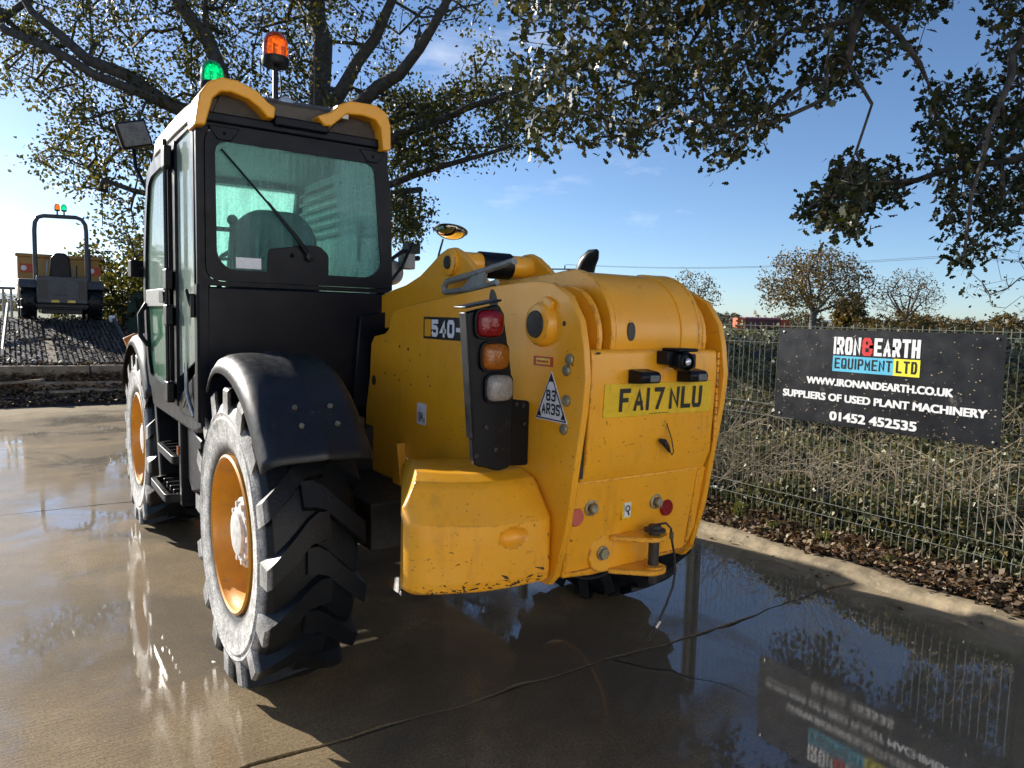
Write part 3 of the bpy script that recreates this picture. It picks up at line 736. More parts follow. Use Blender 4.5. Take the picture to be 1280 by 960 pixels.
for (y, z, r) in ((.245, 1.255, .026), (-1.295, 1.572, .009), (-.05, 1.44, .007), (-.14, 1.43, .008), (-.26, 1.41, .005), (.0, 1.30, .006), (-.05, 1.28, .006), (-.17, 1.27, .006), (-.34, 1.32, .005), (-.16, 1.38, .005), (.1, 1.46, .005), (.11, 1.30, .006), (-.12, 1.33, .004), (-.36, 1.28, .005)):
    hs.lathe([(r, -.0012), (.0004, -.0014)], (-.362, y, z), 'x', 14)
hs.build('bolt_hole', 'ink', SPL, smooth=0)
ov = MB(); ov.prism([(-.86 + .028 * math.cos(t) + .012 * math.sin(t), 1.637 + .056 * math.sin(t)) for t in [2 * math.pi * i / 24 for i in range(24)]], 'x', -.3635, -.360); ov.build('slot_hole', 'ink', SPL, smooth=0)
# stiffening collar round the rear rim of the plate (inner ring seen past its edge)
for s in (-1, 1):
    mb = MB(); x0 = -.335 if s < 0 else .255
    mb.lathe([(.0005, 0), (.140, 0), (.145, .02), (.12, .026), (.115, .05), (.0005, .05)], (x0, -1.178, 1.535), 'x', 40)
    mb.build('pivot_collar', 'yellow_worn', SPL if s < 0 else SPR, smooth=35)

# ---- tail hood panel (number plate side) and lower tail plate
hood = MB()
hood.prism([(-1.28, 1.490), (-1.375, 1.490), (-1.386, 1.480), (-1.392, 1.40), (-1.378, 1.112), (-1.346, 1.035), (-1.334, 1.035), (-1.36, 1.115), (-1.372, 1.40), (-1.36, 1.470), (-1.28, 1.470)], 'x', -.318, .288)
HOOD = hood.build('tail_hood', 'yellow_worn', TH, bevel=.008, seg=3)
hg = MB()
for i in range(13):
    hg.cyl((.2935, -1.388 + .0 * i, 1.145 + i * .026), 'z', .006, .022, 8)
hg.build('hinge', 'yellow_worn', HOOD, smooth=40)
edge = MB(); edge.box(-.3365, -.3185, -1.365, -1.30, 1.06, 1.47); edge.build('gap_shade_strip', 'ink', HOOD)  # black strip standing in for the shade inside the hood gap
tp = MB()
tp.prism([(-.336, 1.045), (.299, 1.045), (.299, .80), (.275, .735), (.23, .705), (-.20, .688), (-.336, .70)], 'y', -1.352, -1.320)
tv = []
for v in tp.v: tv.append((v[0], v[1] + (1.045 - v[2]) * .165, v[2]))
tp.v = tv
TAIL = tp.build('tail_plate', 'yellow_worn', TH, bevel=.006)
tr = MB(); tr.prism([(-1.357, 1.04), (-1.345, 1.04), (-1.295, .75), (-1.308, .74)], 'x', .252, .264); tr.build('edge_rib', 'yellow_worn', TAIL, bevel=.003)
tb = MB(); tb.prism([(-1.31, .72), (-1.255, .69), (-.6, .66), (-.6, .69), (-1.24, .73)], 'x', -.330, .315); tb.build('belly_plate', 'yellow_worn', TAIL, bevel=.004)
def ty(z): return -1.352 + (1.045 - z) * .165
for (x, z, r, mt) in ((-.317, .922, .031, 'pinkred'), (.116, .902, .031, 'lens_red')):
    b = MB(); b.lathe([(r, 0), (r, -.006), (r * .9, -.010), (.0004, -.011)], (x, ty(z), z), 'y', 28); b.build('reflector', mt, TAIL, smooth=35)
for (x, z) in ((-.255, .948), (.055, .933)):
    b = MB(); b.lathe([(.028, 0), (.028, -.006), (.020, -.008)], (x, ty(z), z), 'y', 20); b.lathe([(.017, -.006), (.017, -.024), (.014, -.027), (.0004, -.027)], (x, ty(z), z), 'y', 6); b.build('bolt', 'zinc', TAIL, smooth=30)
lk = MB(); lk.box(-.108, -.062, ty(.93) - .0025, ty(.93) + .004, .885, .975); LK = lk.build('lock_plate', 'plate', TAIL, bevel=.002)
lk = MB(); lk.box(-.100, -.070, ty(.93) - .005, ty(.93), .895, .945); lk.build('lock_label', 'sticker', LK)
lk = MB(); lk.lathe([(.010, 0), (.012, -.003), (.008, -.003)], (-.086, ty(.93) - .005, .925), 'y', 14); lk.tube([(-.086, ty(.93) - .006, .917), (-.078, ty(.93) - .006, .900)], .003, 6); lk.build('lock_mark', 'ink', LK, smooth=0)

# number plate
PY = -1.3925
pl = MB(); pl.prism(rrect(-.262, .262, 1.262, 1.376, .008), 'y', PY - .004, PY + .002)
pv = [(v[0], v[1] + (1.40 - v[2]) * .048, v[2]) for v in pl.v]; pl.v = pv
PLATE = pl.build('number_plate', 'plate', TH, bevel=.0012)
ch = MB(); cxs = {'F': -.196, 'A': -.131, '1': -.071, '7': -.034, 'N': .040, 'L': .100, 'U': .157}
for c, x in cxs.items():
    wd = {'1': .014}.get(c, .050)
    zb = 1.2805; yb_ = PY - .0045 + (1.40 - zb) * .048
    stroke_mb(ch, c, (x, yb_, zb), (1, 0, 0), (0, -.048, 1), wd, .079, .0155)
ch.build('registration_characters', 'ink', PLATE, smooth=0)
fp = MB(); dashes_mb(fp, (-.055, PY - .0045 + .0064, 1.2675), (1, 0, 0), (0, -.048, 1), .10, .0026, 16); fp.build('maker_line', 'ink', PLATE, smooth=0)
for x in (-.115, .118):
    b = MB(); b.prism([(-1.392, 1.375), (-1.392, 1.425), (-1.45, 1.418), (-1.462, 1.405), (-1.458, 1.38)], 'x', x - .045, x + .045)
    lm = b.build('plate_lamp', 'black', TH, bevel=.006); b = MB(); b.box(x - .01, x + .03, -1.467, -1.459, 1.385, 1.408); b.build('lamp_lens', 'winpane', lm, bevel=.002)
b = MB(); b.box(-.025, .055, -1.44, -1.385, 1.44, 1.487); b.box(.0, .085, -1.47, -1.42, 1.43, 1.478); b.lathe([(.034, 0), (.034, -.045), (.027, -.05)], (.035, -1.43, 1.452), 'y', 18); b.box(.0, .095, -1.47, -1.385, 1.485, 1.497)
CAMR = b.build('reversing_camera', 'black', TH, bevel=.005)
b = MB(); b.dome((.035, -1.478, 1.452), 'y', .014, .008, -1, 14); b.build('camera_lens', 'lampglass', CAMR)
# little broken cable end hanging from a hole in the hood
b = MB(); b.tube([(.005, -1.388, 1.172), (.018, -1.40, 1.165), (.03, -1.402, 1.15), (.046, -1.402, 1.128)], [.006, .012, .010, .005], 8)
b.tube([(.046, -1.402, 1.128), (.060, -1.400, 1.115), (.070, -1.398, 1.125), (.062, -1.394, 1.17), (.035, -1.392, 1.23)], .0022, 6); b.build('cable_end', 'ink', HOOD)

# hitch with pin
hy = ty(.76)
h = MB(); h.prism(rrect(-.235, .06, .700, .838, .065, 7), 'y', hy - .012, hy + .012); HIT = h.build('tow_hitch', 'yellow_worn', TH, bevel=.004)
jaw = quad_round([(-.16, hy - .010), (.055, hy - .010), (.055, hy - .10), (.02, hy - .125), (-.035, hy - .125), (-.12, hy - .05)], .03)
for z0, z1 in ((.815, .832), (.695, .713)):
    h = MB(); h.prism(jaw, 'z', z0, z1); h.build('jaw_plate', 'yellow_worn', HIT, bevel=.003)
h = MB(); h.cyl((.0, hy - .085, .68), 'z', .019, .165, 18); h.lathe([(.0004, .845), (.040, .845), (.040, .852), (.026, .856), (.022, .866), (.0004, .868)], (.0, hy - .085, 0), 'z', 18); h.cyl((0, hy - .085, .655), 'z', .016, .026, 6); h.build('hitch_pin', 'greasy', HIT, smooth=35)
h = MB(); h.lathe([(.034, .713), (.034, .722), (.0201, .723)], (.0, hy - .085, 0), 'z', 20); h.build('washer', 'yellow_worn', HIT, smooth=35)
h = MB(); h.cyl((-.178, hy - .030, .772), 'y', .020, .02, 6); h.lathe([(.026, -.012), (.026, -.017), (.016, -.018)], (-.178, hy, .772), 'y', 18); h.build('bolt', 'zinc', HIT, smooth=30)
cab_path = [(.01, hy - .085, .866), (.04, hy - .10, .872), (.062, hy - .105, .85), (.075, hy - .10, .80), (.098, hy - .095, .74), (.110, hy - .09, .68), (.100, hy - .09, .62), (.070, hy - .09, .56), (.040, hy - .09, .51), (.030, hy - .09, .497)]
h = MB(); h.tube(cab_path, .0042, 6); h.tube([(.03, hy - .09, .497), (.005, hy - .088, .475), (-.022, hy - .09, .452), (-.015, hy - .09, .446), (.010, hy - .09, .462), (.030, hy - .09, .490)], .003, 6); h.build('lanyard', 'greasy', HIT)
h = MB(); h.tube([(.040, hy - .09, .506), (.020, hy - .09, .486)], .009, 8); h.tube([(.066, hy - .105, .835), (.071, hy - .10, .812)], .008, 8); h.build('ferrule', 'steel', HIT)

# ---- counterweight box on the left of the tail
def cw_box(mirror=1):
    prof = [(-.52, .70), (-.80, .69), (-1.18, .685), (-1.215, .70), (-1.222, .73), (-1.222, .80), (-1.222, .86), (-1.220, .915), (-1.212, .926), (-1.135, 1.020), (-1.115, 1.036), (-1.05, 1.055), (-.80, 1.035), (-.52, .99), (-.52, .85), (-.52, .70)]
    P = []
    for i in range(len(prof) - 1):
        a, b = Vector(prof[i]), Vector(prof[i + 1]); k = max(1, int((b - a).length / .0075))
        for j in range(k): P.append(a.lerp(b, j / k))
    c = Vector((-.85, .86)); nu = 100; mb = MB(); n = len(P)
    for i in range(nu + 1):
        u = i / nu; x = -.862 + .497 * u
        e = 0.0
        if u < .10: e = .05 * (1 - math.sqrt(max(0, 1 - (1 - u / .10) ** 2)))
        if u > .94: e = .03 * (1 - math.sqrt(max(0, 1 - ((u - .94) / .06) ** 2)))
        for p in P:
            q = p.copy(); d = (c - p); q = p + d.normalized() * e
            if u < .5 and p.x < -.6: q.y += .035 * (0.5 - u) * (1 if p.y > .8 else 0.6)
            y = q.x - .035 * math.sin(math.pi * u) * (1 if p.x < -1.0 else 0) - .085 * u * (1 if p.x < -1.0 else 0) + (0.03 if p.x < -1 else 0)
            z = q.y
            # cut-off upper left corner
            if u < .14: z = min(z, .965 + (u / .14) * .12) if p.y > .95 else z
            dx, dz = (x + .530) / .048, (z - .868) / .030
            rr = math.hypot(dx, dz)
            if rr < 1.15 and p.x < -1.0: y += .030 * (1 - (rr / 1.15) ** 3)
            tp_ = 1.0 if y < -1.12 else max(.40, 1 - (y + 1.12) * .98)
            xx_ = -.365 + (x + .365) * tp_
            mb.v.append((xx_ * mirror, y, z))
    for i in range(nu):
        for k in range(n): a = i * n + k; b = i * n + (k + 1) % n; mb.f.append((a, b, b + n, a + n))
    mb.f.append(tuple(range(n))); mb.f.append(tuple(nu * n + k for k in range(n)))
    return mb.build('counterweight', 'yellow_worn', TH, smooth=26)
CWB = cw_box(1)
def scrape(parent, pts, name='paint_scrape'):
    mb = MB()
    for (c, right, up, nrm, L, W) in pts:
        n = 9; a0 = rnd.uniform(-.5, .5)
        ring = []
        for i in range(n):
            t = 2 * math.pi * i / n; r = rnd.uniform(.45, 1.0)
            px_, pz_ = L * r * math.cos(t), W * r * math.sin(t)
            q = Vector(c) + Vector(right) * (px_ * math.cos(a0) - pz_ * math.sin(a0)) + Vector(up) * (px_ * math.sin(a0) + pz_ * math.cos(a0)) + Vector(nrm) * .0009
            ring.append(tuple(q))
        mb.add(ring, [tuple(range(n))])
    o = mb.build(name, 'rustchip', parent, smooth=0, recalc=False); o['kind'] = 'stuff'
MAT['rustchip'] = simple('rusty_chip', (0.040, 0.024, 0.014), 0.8, var=0.5, scale=60, bumpy=0.4)
cwv = np.array([tuple(v.co) for v in CWB.data.vertices]) + np.array(wloc(CWB)); cwv = cwv[cwv[:, 1] < -1.16]
def cwp(x, z):
    q = cwv[np.argmin((cwv[:, 0] - x) ** 2 + (cwv[:, 2] - z) ** 2)]; return (x, float(q[1]) - .0006, z)
lst = []
for k in range(46):
    x = rnd.uniform(-.82, -.40); z = .705 + abs(rnd.gauss(0, .012)); lst.append((cwp(x, z), (1, 0, 0), (0, 0, 1), (0, -1, 0), rnd.uniform(.004, .016), rnd.uniform(.0015, .004)))
for x, z, L, W in ((-.56, .742, .022, .005), (-.46, .730, .018, .005), (-.43, .752, .020, .003), (-.41, .745, .012, .006), (-.70, .722, .004, .018), (-.74, .84, .016, .0016), (-.72, .80, .014, .0018), (-.64, .95, .006, .002), (-.45, .90, .003, .005), (-.385, .78, .003, .012), (-.39, .86, .0025, .009), (-.66, .715, .03, .003), (-.52, .712, .03, .004)):
    lst.append((cwp(x, z), (1, 0, 0), (0, 0, 1), (0, -1, 0), L, W))
for k in range(26):
    lst.append((cwp(rnd.uniform(-.82, -.40), rnd.uniform(.72, .91)), (1, 0, 0), (0, 0, 1), (0, -1, 0), rnd.uniform(.001, .006), rnd.uniform(.0008, .002)))
scrape(CWB, lst)
lst = []
for k in range(34):
    z = rnd.uniform(1.13, 1.38) if k % 3 else rnd.uniform(1.11, 1.2); x = rnd.uniform(-.29, .26); lst.append(((x, -1.3925 + (1.40 - z) * .048, z), (1, 0, 0), (0, -.048, 1), (0, -1, 0), rnd.uniform(.001, .007), rnd.uniform(.0008, .0022)))
for x, z, L, W in ((-.295, 1.478, .016, .006), (-.24, 1.245, .002, .012), (-.16, 1.175, .012, .0012), (-.12, 1.165, .02, .001), (-.08, 1.19, .014, .0012), (.21, 1.20, .0015, .008), (-.30, 1.30, .0016, .01)):
    lst.append(((x, -1.3925 + max(0, 1.40 - z) * .048, z), (1, 0, 0), (0, -.048, 1), (0, -1, 0), L, W))
scrape(HOOD, lst)
lst = []
for k in range(40):
    z = .70 + abs(rnd.gauss(0, .02)) if k % 2 else rnd.uniform(.72, 1.03); x = rnd.uniform(-.32, .22); lst.append(((x, ty(z), z), (1, 0, 0), (0, -.165, 1), (0, -1, 0), rnd.uniform(.001, .009), rnd.uniform(.0008, .0026)))
scrape(TAIL, lst)
lst = []
for k in range(40):
    y, z = (rnd.uniform(-1.38, -1.30), rnd.uniform(.72, 1.5)) if k % 2 else (rnd.uniform(-1.3, .2), rnd.uniform(1.05, 1.6)); lst.append(((-.3628, y, z), (0, -1, 0), (0, 0, 1), (-1, 0, 0), rnd.uniform(.001, .004), rnd.uniform(.001, .006)))
scrape(SPL, lst)
rc = MB(); rc.box(.36, .72, -1.02, -.5, .80, 1.0); rc.build('counterweight', 'yellow_worn', TH, bevel=.04, seg=3)

# ---- tail light cluster
BY = -1.10
bp = quad_round([(-.648, 1.598), (-.512, 1.632), (-.494, 1.60), (-.465, 1.45), (-.445, 1.335), (-.445, 1.07), (-.50, 1.058), (-.55, 1.075), (-.598, 1.085), (-.606, 1.17), (-.628, 1.38)], .02, 3)
b = MB(); b.prism(bp, 'y', BY - .030, BY + .000); TL = b.build('tail_light', 'black', TH, bevel=.006)
b = MB(); b.prism(quad_round([(-.444, 1.305), (-.364, 1.295), (-.364, 1.065), (-.444, 1.07)], .012, 3), 'y', BY - .012, BY + .0); b.build('bracket', 'black', TL, bevel=.002)
b = MB(); b.prism([(-.652, 1.600), (-.644, 1.600), (-.606, 1.18), (-.614, 1.18)], 'y', BY - .045, BY + .0); b.build('guard_flange', 'black', TL, bevel=.003)
b = MB(); b.prism([(-.655, 1.612), (-.515, 1.640), (-.515, 1.648), (-.655, 1.620)], 'y', BY - .05, BY + .03); b.build('top_guard', 'black', TL, bevel=.003)
for (x, z, mt) in ((-.556, 1.565, 'lens_red'), (-.532, 1.455, 'lens_amber'), (-.512, 1.348, 'lens_clear')):
    b = MB(); pr = [(1.14, 0, 'h'), (1.14, -.006, 'h'), (1.06, -.010, 'h')]
    sq = lambda s: [(x + .050 * s * math.copysign(abs(math.cos(t)) ** .55, math.cos(t)) + (.5 - 0) * 0, z + .045 * s * math.copysign(abs(math.sin(t)) ** .55, math.sin(t)) + .0) for t in [2 * math.pi * i / 32 for i in range(32)]]
    b.ring(sq(1.16), sq(1.0), 'y', BY - .042, BY - .028); b.build('lens_bezel', 'black', TL, bevel=.002)
    b = MB(); rings = [(1.0, -.030), (1.0, -.044), (.92, -.056), (.70, -.064), (.35, -.068)]
    for s, dy in rings:
        for p in sq(s): b.v.append((p[0], BY + dy, p[1]))
    for i in range(len(rings) - 1):
        for k in range(32): b.f.append((i * 32 + k, i * 32 + (k + 1) % 32, (i + 1) * 32 + (k + 1) % 32, (i + 1) * 32 + k))
    b.f.append(tuple(range((len(rings) - 1) * 32, len(rings) * 32)))
    b.build('lens', mt, TL, smooth=45)
for (x, z) in ((-.555, 1.215), (-.515, 1.135), (-.59, 1.12), (-.42, 1.285), (-.385, 1.215), (-.39, 1.28)):
    b = MB(); b.lathe([(.008, 0), (.008, -.004), (.0004, -.005)], (x, BY - (.030 if x < -.45 else .012), z), 'y', 10); b.build('bolt', 'greasy', TL)

# ---- decals on the left plate   (viewed from the left: reading direction is -Y)
DX = -.3625; RT, UP = (0, -1, 0), (0, 0, 1)
d = MB(); d.box(DX - .0015, DX + .001, -.66, -.292, 1.487, 1.582); DEC = d.build('model_decal', 'ink', TH)
d = MB(); d.box(DX - .0028, DX - .001, -.362, -.305, 1.497, 1.572); d.build('emblem_ground', 'yellow', DEC)
d = MB(); text_mb(d, 'JCB', (DX - .003, -.348, 1.508), (0, -.35, .94), (0, -.94, -.35), .05, .026, .02); d = MB(); text_mb(d, 'JCB', (DX - .003, -.316, 1.510), (0, -.30, .95), (0, -.95, -.30), .048, .030, .02); d.build('emblem', 'ink', DEC, smooth=0)
d = MB()
for i, c in enumerate('540-'):
    stroke_mb(d, c, (DX - .003, -.372 - i * .070, 1.497), RT, UP, .060, .074, .018)
d.build('model_number', 'white', DEC, smooth=0)
d = MB(); d.prism(rrect(-.327, -.240, 1.100, 1.196, .008, 3), 'x', DX - .0015, DX); L1 = d.build('noise_label', 'sticker', TH)
d = MB(); text_mb(d, '104', (DX - .002, -.254, 1.112), RT, UP, .046, .046, .02); text_mb(d, 'L', (DX - .002, -.276, 1.166), RT, UP, .010, .014); text_mb(d, 'dB', (DX - .002, -.303, 1.112), RT, UP, .016, .018); d.build('lettering', 'ink', L1, smooth=0)
d = MB(); d.box(DX - .0015, DX, -1.241, -1.130, 1.424, 1.457); L2 = d.build('warning_label', 'redlabel', TH)
d = MB(); d.box(DX - .0028, DX - .001, -1.225, -1.146, 1.430, 1.451); d.build('label_panel', 'plate', L2)
d = MB(); dashes_mb(d, (DX - .0028, -1.152, 1.436), RT, UP, .066, .008, 9); d.build('lettering', 'redlabel', L2, smooth=0)
d = MB(); d.prism(quad_round([(-1.235, 1.412), (-1.150, 1.240), (-1.330, 1.240)], .006, 2), 'x', DX - .0015, DX); L3 = d.build('triangle_sticker', 'sticker', TH)
tri = lambda k: [(-1.2365 + (y + 1.2365) * k, 1.297 + (z - 1.297) * k) for y, z in [(-1.235, 1.412), (-1.150, 1.240), (-1.330, 1.240)]]
d = MB(); d.ring(tri(.93), tri(.86), 'x', DX - .0030, DX - .0012); d.prism([(-1.2365 + y, z) for y, z in ((0, 1.398), (.012, 1.374), (-.012, 1.374))], 'x', DX - .0030, DX - .0012)
d.prism([(-1.163, 1.252), (-1.185, 1.252), (-1.172, 1.278)], 'x', DX - .0034, DX - .0012); d.prism([(-1.317, 1.252), (-1.296, 1.252), (-1.308, 1.278)], 'x', DX - .0034, DX - .0012); d.build('border', 'ink', L3, smooth=0)
d = MB(); d.box(DX - .0025, DX - .0012, -1.262, -1.215, 1.355, 1.364); d.build('green_band', 'beacon_green' if False else 'sticker', L3)
d = MB()
stroke_mb(d, '8', (DX - .0018, -1.212, 1.308), RT, UP, .024, .038, .0065); stroke_mb(d, '3', (DX - .0018, -1.241, 1.308), RT, UP, .024, .038, .0065)
for i, c in enumerate('AR3S'): stroke_mb(d, c, (DX - .0018, -1.188 - i * .0265, 1.262), RT, UP, .0225, .038, .0065)
d.build('characters', 'ink', L3, smooth=0)

# ---- boom
PC = (-1.145, 1.535)
def arc(r, a0, a1, n): return [(PC[0] + r * math.cos(R(a0 + (a1 - a0) * i / n)), PC[1] + r * math.sin(R(a0 + (a1 - a0) * i / n))) for i in range(n + 1)]
b = MB(); b.prism(arc(.222, 84, 262, 28) + [(-.9, 1.28), (3.35, 1.02), (3.55, .98), (3.62, 1.32), (3.40, 1.40), (-.60, 1.715)], 'x', -.198, .198); BOOM = b.build('boom', 'yellow', TH, bevel=.006, smooth=30)
for x0, x1 in ((-.222, -.199), (.199, .222)):
    b = MB(); b.prism(arc(.229, 84, 262, 30) + [(-.9, 1.26), (-.35, 1.30), (-.35, 1.60), (-.62, 1.727), (-1.02, 1.752)], 'x', x0, x1); b.build('boom_flange', 'yellow_worn', BOOM, bevel=.005, smooth=30)
for x0 in (-.268, .240):
    b = MB(); b.lathe([(.0005, 0), (.175, 0), (.180, .004), (.180, .018), (.175, .022), (.0005, .022)], (x0, -1.178, 1.525), 'x', 44); b.build('pivot_boss', 'yellow_worn', BOOM, smooth=35)
b = MB(); b.prism([(-.130 + .018 * math.cos(t), 1.55 + .032 * math.sin(t) ) for t in [2 * math.pi * i / 20 for i in range(20)]], 'y', -1.3700, -1.364); b.build('slot_hole', 'ink', BOOM, smooth=0)
b = MB(); b.prism(arc(.228, 85, 220, 24) + arc(.218, 220, 85, 24), 'x', .112, .198); b.build('weld_band', 'yellow', BOOM, bevel=.003)
ear = [(.55, 1.66), (.24, 1.715), (.10, 1.735), (-.05, 1.775), (-.16, 1.825), (-.242, 1.866), (-.31, 1.886), (-.364, 1.888), (-.42, 1.868), (-.49, 1.825), (-.56, 1.775), (-.62, 1.74), (-.70, 1.60), (.55, 1.50)]
for x0, x1 in ((-.262, -.232), (.150, .180)):
    b = MB(); b.prism(ear, 'x', x0, x1); b.build('ram_ear', 'yellow', BOOM, bevel=.005, smooth=30)
b = MB(); b.lathe([(.058, 0), (.058, -.018), (.045, -.022), (.0005, -.022)], (-.262, -.356, 1.822), 'x', 28); b.build('ear_boss', 'yellow_worn', BOOM, smooth=35)
b = MB(); b.lathe([(.030, -.022), (.028, -.028), (.0005, -.028)], (-.262, -.356, 1.822), 'x', 24); b.build('ear_pin', 'greasy', BOOM, smooth=35)
b = MB(); b.cyl((-.232, -.356, 1.822), 'x', .052, .11, 26); b.cyl((.035, -.356, 1.822), 'x', .052, .115, 26); b.build('ram_bush', 'yellow_worn', BOOM, smooth=35)
b = MB(); b.cyl((-.122, -.356, 1.822), 'x', .060, .157, 28); b.build('ram_sleeve', 'black', BOOM, smooth=35)
b = MB(); b.tube([(-.31, -.385, 1.690), (-.31, -.378, 1.715), (-.31, -.40, 1.735), (-.31, -.60, 1.757), (-.30, -.90, 1.80)], .014, 10); b.tube([(-.31, -.385, 1.690), (-.31, -.62, 1.700), (-.31, -.80, 1.722)], .012, 10)
GB = b.build('hose_guard', 'greymetal', BOOM)
b = MB(); b.prism([(-.50, 1.685), (-.70, 1.71), (-.72, 1.775), (-.64, 1.765), (-.54, 1.71)], 'x', -.318, -.300); b.build('guard_web', 'greymetal', GB, bevel=.003)
# boom head, carriage and bucket out front
b = MB(); b.prism([(3.40, 1.38), (3.62, 1.30), (3.95, .85), (3.98, .35), (3.80, .32), (3.72, .75), (3.30, 1.02)], 'x', -.16, .16); b.build('boom_head', 'yellow', TH, bevel=.01)
b = MB(); b.prism([(-1.06, 1.32), (-.98, 1.36), (.98, 1.36), (1.06, 1.32), (.92, .95), (.80, .40), (-.80, .40), (-.92, .95)], 'y', 4.08, 4.14); FC = b.build('fork_carriage', 'orangesteel', TH, bevel=.006)
for x in (-.45, .45):
    b = MB(); b.prism([(4.145, 1.25), (4.20, 1.25), (4.20, .30), (5.25, .26), (5.25, .23), (4.145, .22)], 'x', x - .06, x + .06); b.build('fork', 'greasy', FC, bevel=.006)
# valve block and hoses between cab and boom
b = MB(); b.box(.05, .13, .78, .86, 1.86, 1.955); b.build('valve_block', 'greymetal', TH, bevel=.008)
b = MB(); b.lathe([(.0005, -.22), (.06, -.21), (.075, -.18), (.078, .30), (.06, .34), (.0005, .35)], (.02, 1.05, 1.84), 'y', 22); b.build('air_filter', 'greymetal', TH, smooth=40)
b = MB(); b.tube([(-.12, .70, 1.80), (-.05, .75, 1.90), (.04, .78, 1.96), (.10, .80, 1.97)], .012, 8); b.tube([(-.14, .8, 1.76), (0, .85, 1.84), (.15, .9, 1.93), (.22, .92, 1.94)], .016, 8); b.tube([(-.15, .62, 1.72), (.0, .70, 1.86), (.12, .80, 2.02)], .009, 8); b.box(.11, .19, .84, .92, 1.96, 2.02); b.build('hose_bundle', 'black', TH)
# small round mirror on a stalk
b = MB(); b.tube([(.18, .62, 1.86), (.20, .62, 1.95), (.225, .62, 2.035)], .006, 8); MIR = b.build('mirror_stalk', 'black', TH)
mc = Vector((.265, .60, 2.085)); mr = Matrix.Rotation(R(12), 3, 'Y') @ Matrix.Rotation(R(-10), 3, 'X')
b = MB()
for i in range(7):
    a = i / 6 * math.pi / 2
    for k in range(28):
        t = 2 * math.pi * k / 28; b.v.append(tuple(mc + mr @ Vector((.092 * math.cos(a) * math.cos(t), .092 * math.cos(a) * math.sin(t), -.045 * math.sin(a)))))
for i in range(6):
    for k in range(28): b.f.append((i * 28 + k, i * 28 + (k + 1) % 28, (i + 1) * 28 + (k + 1) % 28, (i + 1) * 28 + k))
b.build('mirror_dome', 'mirror', MIR, smooth=60)
b = MB(); b.tube([tuple(mc + mr @ Vector((.094 * math.cos(t), .094 * math.sin(t), 0))) for t in [2 * math.pi * k / 28 for k in range(29)]], .006, 6); b.tube([tuple(mc + mr @ Vector((.088 * math.cos(t), .088 * math.sin(t), .004))) for t in (0, math.pi)], .004, 6); b.build('mirror_rim', 'ink', MIR)
# exhaust stack on the engine side
b = MB(); b.tube([(.80, .02, 1.45), (.80, .02, 1.80), (.80, .015, 1.86), (.80, -.01, 1.91), (.80, -.05, 1.945), (.80, -.085, 1.965)], [.055, .055, .055, .050, .040, .014], 16); b.build('exhaust_pipe', 'black', TH)

# ---- engine housing on the right, chassis, axles
b = MB(); b.prism([(.28, .80), (.28, 1.40), (.50, 1.50), (1.85, 1.46), (2.15, 1.30), (2.15, .80)], 'x', .40, 1.13); b.build('engine_cover', 'yellow', TH, bevel=.05, seg=3)
b = MB(); b.box(-.31, .30, -.62, 3.2, .56, .80); b.box(-.27, .27, -1.1, -.6, .74, .95); b.box(-.45, .44, .9, 2.0, .45, .8); CH = b.build('chassis', 'greasy', TH, bevel=.02)
for y in (0, 2.75):
    b = MB(); b.tube([(-.80, y, .634), (-.30, y, .62), (.30, y, .62), (.80, y, .634)], [.10, .085, .085, .10], 16)
    b.lathe([(.0005, -.24), (.12, -.2), (.19, -.08), (.20, .04), (.15, .16), (.0005, .2)], (0, y, .62), 'y', 24); b.lathe([(.24, 0), (.24, .12), (.15, .16)], (-.83, y, .634), 'x', 24); b.lathe([(.24, 0), (.24, -.12), (.15, -.16)], (.83, y, .634), 'x', 24)
    b.build('axle', 'greasy', TH, smooth=35)
b = MB(); b.box(-.66, -.37, -.42, .25, .60, .80); b.tube([(-.7, -.22, .68), (.6, -.22, .64)], .035, 10); b.tube([(-.6, -.32, .74), (-.2, -.35, .70), (.2, -.3, .66)], .015, 8); b.box(-.55, -.30, .25, .5, .62, 1.02); b.build('steering_gear', 'greasy', TH, bevel=.01)

# ---- cab
CY, CX0, CX1 = .38, -1.17, -.205
fl = MB(); fl.prism([(.42, 1.02), (.62, .98), (1.85, .98), (1.95, 1.10), (1.95, 1.17), (.40, 1.17)], 'x', CX0 + .02, CX1 - .01); CAB = fl.build('cab', 'cabblack', TH, bevel=.02)
tl = lambda z: 0.0
# rear lower panel with a folded left corner
b = MB(); b.prism([(CX0 + .012, 1.045), (CX1 + .005, 1.06), (CX1 + .005, 1.695), (CX0 + .012, 1.695)], 'y', CY + .004, CY + .04)
b.prism([(-.44, 1.10), (-.29, 1.12), (-.25, 1.60), (-.40, 1.58)], 'y', CY - .04, CY + .003)
b.build('rear_panel', 'cabblack', CAB, bevel=.008)
outer = [(CX0, 1.70), (CX1, 1.70), (CX1 - .012, 2.20), (CX1 - .05, 2.45), (CX0, 2.45)]
def resample(poly, n):
    P = [Vector(p) for p in poly] + [Vector(poly[0])]; L = [0]
    for i in range(len(P) - 1): L.append(L[-1] + (P[i + 1] - P[i]).length)
    out = []
    for k in range(n):
        s = L[-1] * k / n; i = max(j for j in range(len(L)) if L[j] <= s + 1e-9); i = min(i, len(P) - 2)
        out.append(tuple(P[i].lerp(P[i + 1], (s - L[i]) / max(1e-9, L[i + 1] - L[i]))))
    return out
